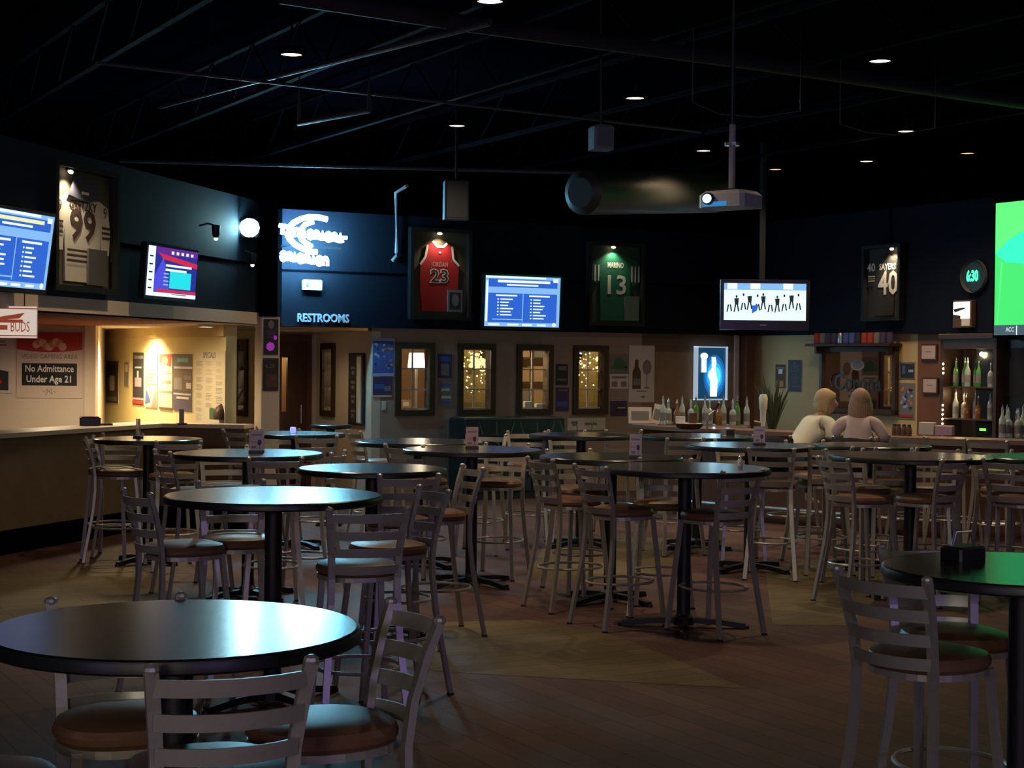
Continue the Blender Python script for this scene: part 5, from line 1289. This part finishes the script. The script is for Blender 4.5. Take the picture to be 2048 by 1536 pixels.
# ================================================================ PEOPLE
def skin(name, nodes, edges, root, m, parent, sub=2, extra=None):
    names = list(nodes); me = bpy.data.meshes.new(name)
    me.from_pydata([nodes[n][0] for n in names], [(names.index(a), names.index(b)) for a, b in edges], [])
    o = bpy.data.objects.new(name, me); col.objects.link(o)
    md = o.modifiers.new('s', 'SKIN'); md.use_smooth_shade = True
    md2 = o.modifiers.new('u', 'SUBSURF'); md2.levels = sub; md2.render_levels = sub
    for i, n in enumerate(names):
        sv_ = me.skin_vertices[0].data[i]; r = nodes[n][1]; sv_.radius = r if isinstance(r, tuple) else (r, r); sv_.use_root = (n == root)
    bpy.context.view_layer.update()
    dg = bpy.context.evaluated_depsgraph_get(); m2 = bpy.data.meshes.new_from_object(o.evaluated_get(dg))
    b = MB(); b.add([v.co[:] for v in m2.vertices], [tuple(p.vertices) for p in m2.polygons], m)
    bpy.data.objects.remove(o); bpy.data.meshes.remove(m2)
    if extra: extra(b)
    r_ = b.build(name, parent, smooth=True, sharp=1.2)
    return r_
skm = mat('skin_tone', (.5, .3, .22), .5); blond = mat('blond_hair', (.55, .4, .22), .55, noise=.25, nscale=60); brownh = mat('light_brown_hair', (.33, .21, .13), .55, noise=.25, nscale=60)
shirt1 = mat('white_shirt', (.72, .72, .62), .8); shirt2 = mat('pale_pink_top', (.6, .48, .48), .8); trou = mat('dark_trousers', (.02, .02, .03), .8)
def person(loc, rz, label, shirt, hairm, lean, look, longhair, arms, bodyname='body'):
    t = thing('person', label, 'person', loc, rz)
    # local: facing +y, hips at origin height .86 on the chair
    hz = .86; L_ = lean
    def sp(k): return Vector((0, L_*k, hz+.37*k*(1-.12*L_)))
    chest = sp(.62); sh_ = sp(1.0); neck = sh_+Vector((0, .02+.06*L_, .05)); head = neck+Vector((0, .03+.1*L_, .115))
    nodes = {'hip': ((0, 0, hz), (.15, .11)), 'waist': (tuple(sp(.35)), (.125, .09)), 'chest': (tuple(chest), (.15, .1)), 'shc': (tuple(sh_), (.08, .06)), 'neck': (tuple(neck), .05), 'headb': (tuple(neck+Vector((0, .015, .05))), .05)}
    edges = [('hip', 'waist'), ('waist', 'chest'), ('chest', 'shc'), ('shc', 'neck'), ('neck', 'headb')]
    cl = dict(nodes); cl.pop('neck'); cl.pop('headb'); cl = {k: (v[0], tuple(x*1.09+.008 for x in v[1])) for k, v in cl.items()}; ce = [('hip', 'waist'), ('waist', 'chest'), ('chest', 'shc')]
    for s, n in ((-1, 'l'), (1, 'r')):
        sho = sh_+Vector((s*.165, .0, -.03)); el, wr = [Vector(v) for v in arms[n]]
        nodes[n+'s'] = (tuple(sho), .05); nodes[n+'e'] = (tuple(el), .038); nodes[n+'w'] = (tuple(wr), .026)
        d = (wr-el).normalized(); palm = wr+d*.06; nodes[n+'p'] = (tuple(palm), (.035, .018))
        edges += [('shc', n+'s'), (n+'s', n+'e'), (n+'e', n+'w'), (n+'w', n+'p')]
        side = d.cross(Vector((0, 0, 1))).normalized()
        for f in range(4):
            b0 = palm+d*.025+side*(f-1.5)*.019; ln = (.06, .07, .066, .052)[f]
            b1 = b0+d*ln*.5+Vector((0, 0, -.008)); b2 = b1+d*ln*.4+Vector((0, 0, -.024))
            nodes['%sf%d0' % (n, f)] = (tuple(b0), .0095); nodes['%sf%d1' % (n, f)] = (tuple(b1), .0085); nodes['%sf%d2' % (n, f)] = (tuple(b2), .007)
            edges += [(n+'p', '%sf%d0' % (n, f)), ('%sf%d0' % (n, f), '%sf%d1' % (n, f)), ('%sf%d1' % (n, f), '%sf%d2' % (n, f))]
        th0 = wr+d*.03-side*s*.03; th1 = th0+d*.035-side*s*.02
        nodes[n+'t0'] = (tuple(th0), .011); nodes[n+'t1'] = (tuple(th1), .009); edges += [(n+'w', n+'t0'), (n+'t0', n+'t1')]
        mid = sho.lerp(el, .55)
        cl[n+'s'] = (tuple(sho), (.07, .07)); cl[n+'m'] = (tuple(mid), (.062, .062)); cl[n+'e'] = (tuple(el), (.055, .055)); cl[n+'c'] = (tuple(el.lerp(wr, .3)), (.05, .05))
        ce += [('shc', n+'s'), (n+'s', n+'m'), (n+'m', n+'e'), (n+'e', n+'c')]
        kn = Vector((s*.12, .42, .84)); an = Vector((s*.13, .36, .42)); to = an+Vector((0, .15, -.05))
        nodes[n+'h'] = ((s*.09, .05, .86), .085); nodes[n+'k'] = (tuple(kn), .06); nodes[n+'a'] = (tuple(an), .038); nodes[n+'o'] = (tuple(to), .034)
        edges += [('hip', n+'h'), (n+'h', n+'k'), (n+'k', n+'a'), (n+'a', n+'o')]
    lk = Matrix.Rotation(look, 4, 'Z')
    def face(b):
        k0 = len(b.v)
        b.ball((0, 0, 0), .1, skm, 20, (.76, .95, 1.18)); b.ball((0, .098, -.01), .016, skm, 8, (.8, 1.2, 1.5)); b.ball((0, .082, -.055), .02, mat('lip_tone', (.45, .18, .15), .5), 8, (1.1, .5, .35))
        for s in (-1, 1):
            b.ball((s*.078, -.005, 0), .025, skm, 8, (.35, .7, 1.1)); b.ball((s*.03, .084, .012), .012, mat('eye_white', (.8, .8, .8), .3), 8); b.ball((s*.03, .094, .012), .006, M['dkprint'], 6)
        for i in range(k0, len(b.v)): b.v[i] = tuple(head + lk @ Vector(b.v[i]))
    skin('body', nodes, edges, 'hip', skm, t, 2, face)
    skin('shirt', cl, ce, 'hip', shirt, t, 2)
    tn = {'hip': ((0, -.0, hz-.02), (.165, .125))}; te = []
    for s, n in ((-1, 'l'), (1, 'r')):
        tn[n+'h'] = ((s*.09, .08, .86), (.1, .1)); tn[n+'k'] = ((s*.12, .42, .84), (.075, .075)); tn[n+'a'] = ((s*.13, .36, .46), (.055, .055)); te += [('hip', n+'h'), (n+'h', n+'k'), (n+'k', n+'a')]
    skin('trousers', tn, te, 'hip', trou, t, 1)
    b = MB(); b.ball((0, -.02, .025), .112, hairm, 20, (.86, .98, 1.12))
    if longhair:
        for i in range(15):
            a = PI+ PI*i/14; x = .085*math.cos(a); y = .07*math.sin(a)-.02
            b.tube([(x*.7, y*.8, .08), (x*1.05, y*1.15, -.02), (x*1.15, y*1.3, -.14), (x*.9, y*1.1-.01, -.24+.03*random.random())], [.03, .032, .03, .008], hairm, n=6)
    else:
        for i in range(13):
            a = PI+PI*i/12; x = .085*math.cos(a); y = .075*math.sin(a)-.02
            b.tube([(x*.7, y*.7, .07), (x*1.08, y*1.1, -.01), (x*.95, y*1.0, -.1-.02*random.random())], [.03, .032, .01], hairm, n=6)
    # cut hair off the face: keep verts behind a slanted plane
    vs = []
    for v in b.v:
        x, y, z = v
        lim = .055 if z > .05 else .03+max(z, -.1)*.3
        if y > lim: y = lim + (y-lim)*.12 + (.028 if z > .04 else 0)
        vs.append(tuple(head + lk @ Vector((x, y, z))))
    b.v = vs; b.build('hair', t, smooth=True, sharp=1.5)
    return t
def barseat(loc, rz, label, jacket=True):
    o = dup(c0, loc, rz, label)
    if jacket:
        b = MB(); jm = mat('black_jacket_cloth', (.01, .01, .014), .85)
        n = 8; vs = []; fs = []
        prof = [(-.33, .72), (-.32, .9), (-.3, 1.04), (-.27, 1.075), (-.235, 1.05), (-.215, .95)]
        for k, (yy, zz) in enumerate(prof):
            for i in range(n+1):
                s = -1+2*i/n; vs.append((s*(.2+.015*math.sin(k*2+i)), yy-.03*(1-s*s)+.008*math.sin(i*2.1+k), zz-.02*abs(s)))
        for k in range(len(prof)-1):
            for i in range(n): fs.append((k*(n+1)+i, k*(n+1)+i+1, (k+1)*(n+1)+i+1, (k+1)*(n+1)+i))
        b.add(vs, fs, jm); j = b.build('jacket', None, loc, rz, smooth=True)
        sm = j.modifiers.new('solid', 'SOLIDIFY'); sm.thickness = .012
        return o, j
    return o, None
p1 = (2.724,15.550); p2 = (3.327,15.350)
o, j = barseat((p1[0], p1[1], 0), R(-47), 'bar chair the blond person in the white shirt sits on'); tag(j, 'black jacket hung over the chair back behind person in white shirt', 'jacket')
o, j = barseat((p2[0], p2[1], 0), R(-25), 'bar chair the long-haired person in the pale pink top sits on'); tag(j, 'black jacket hung over the chair back behind person in pink top', 'jacket')
person((p1[0], p1[1], 0), R(-56), 'blond person in white shirt leaning forward on elbows at the bar, back to us', shirt1, blond, .36, R(-35), False,
       {'l': ((-.2, .32, 1.06), (-.03, .5, 1.03)), 'r': ((.24, .3, 1.06), (.1, .52, 1.03))})
person((p2[0], p2[1], 0), R(-15), 'person with long light brown hair in pale pink top, back turned, sitting at bar', shirt2, brownh, .12, R(25), True,
       {'l': ((-.24, .12, 1.08), (-.1, .38, 1.04)), 'r': ((.25, .1, 1.06), (.14, .36, 1.03))})
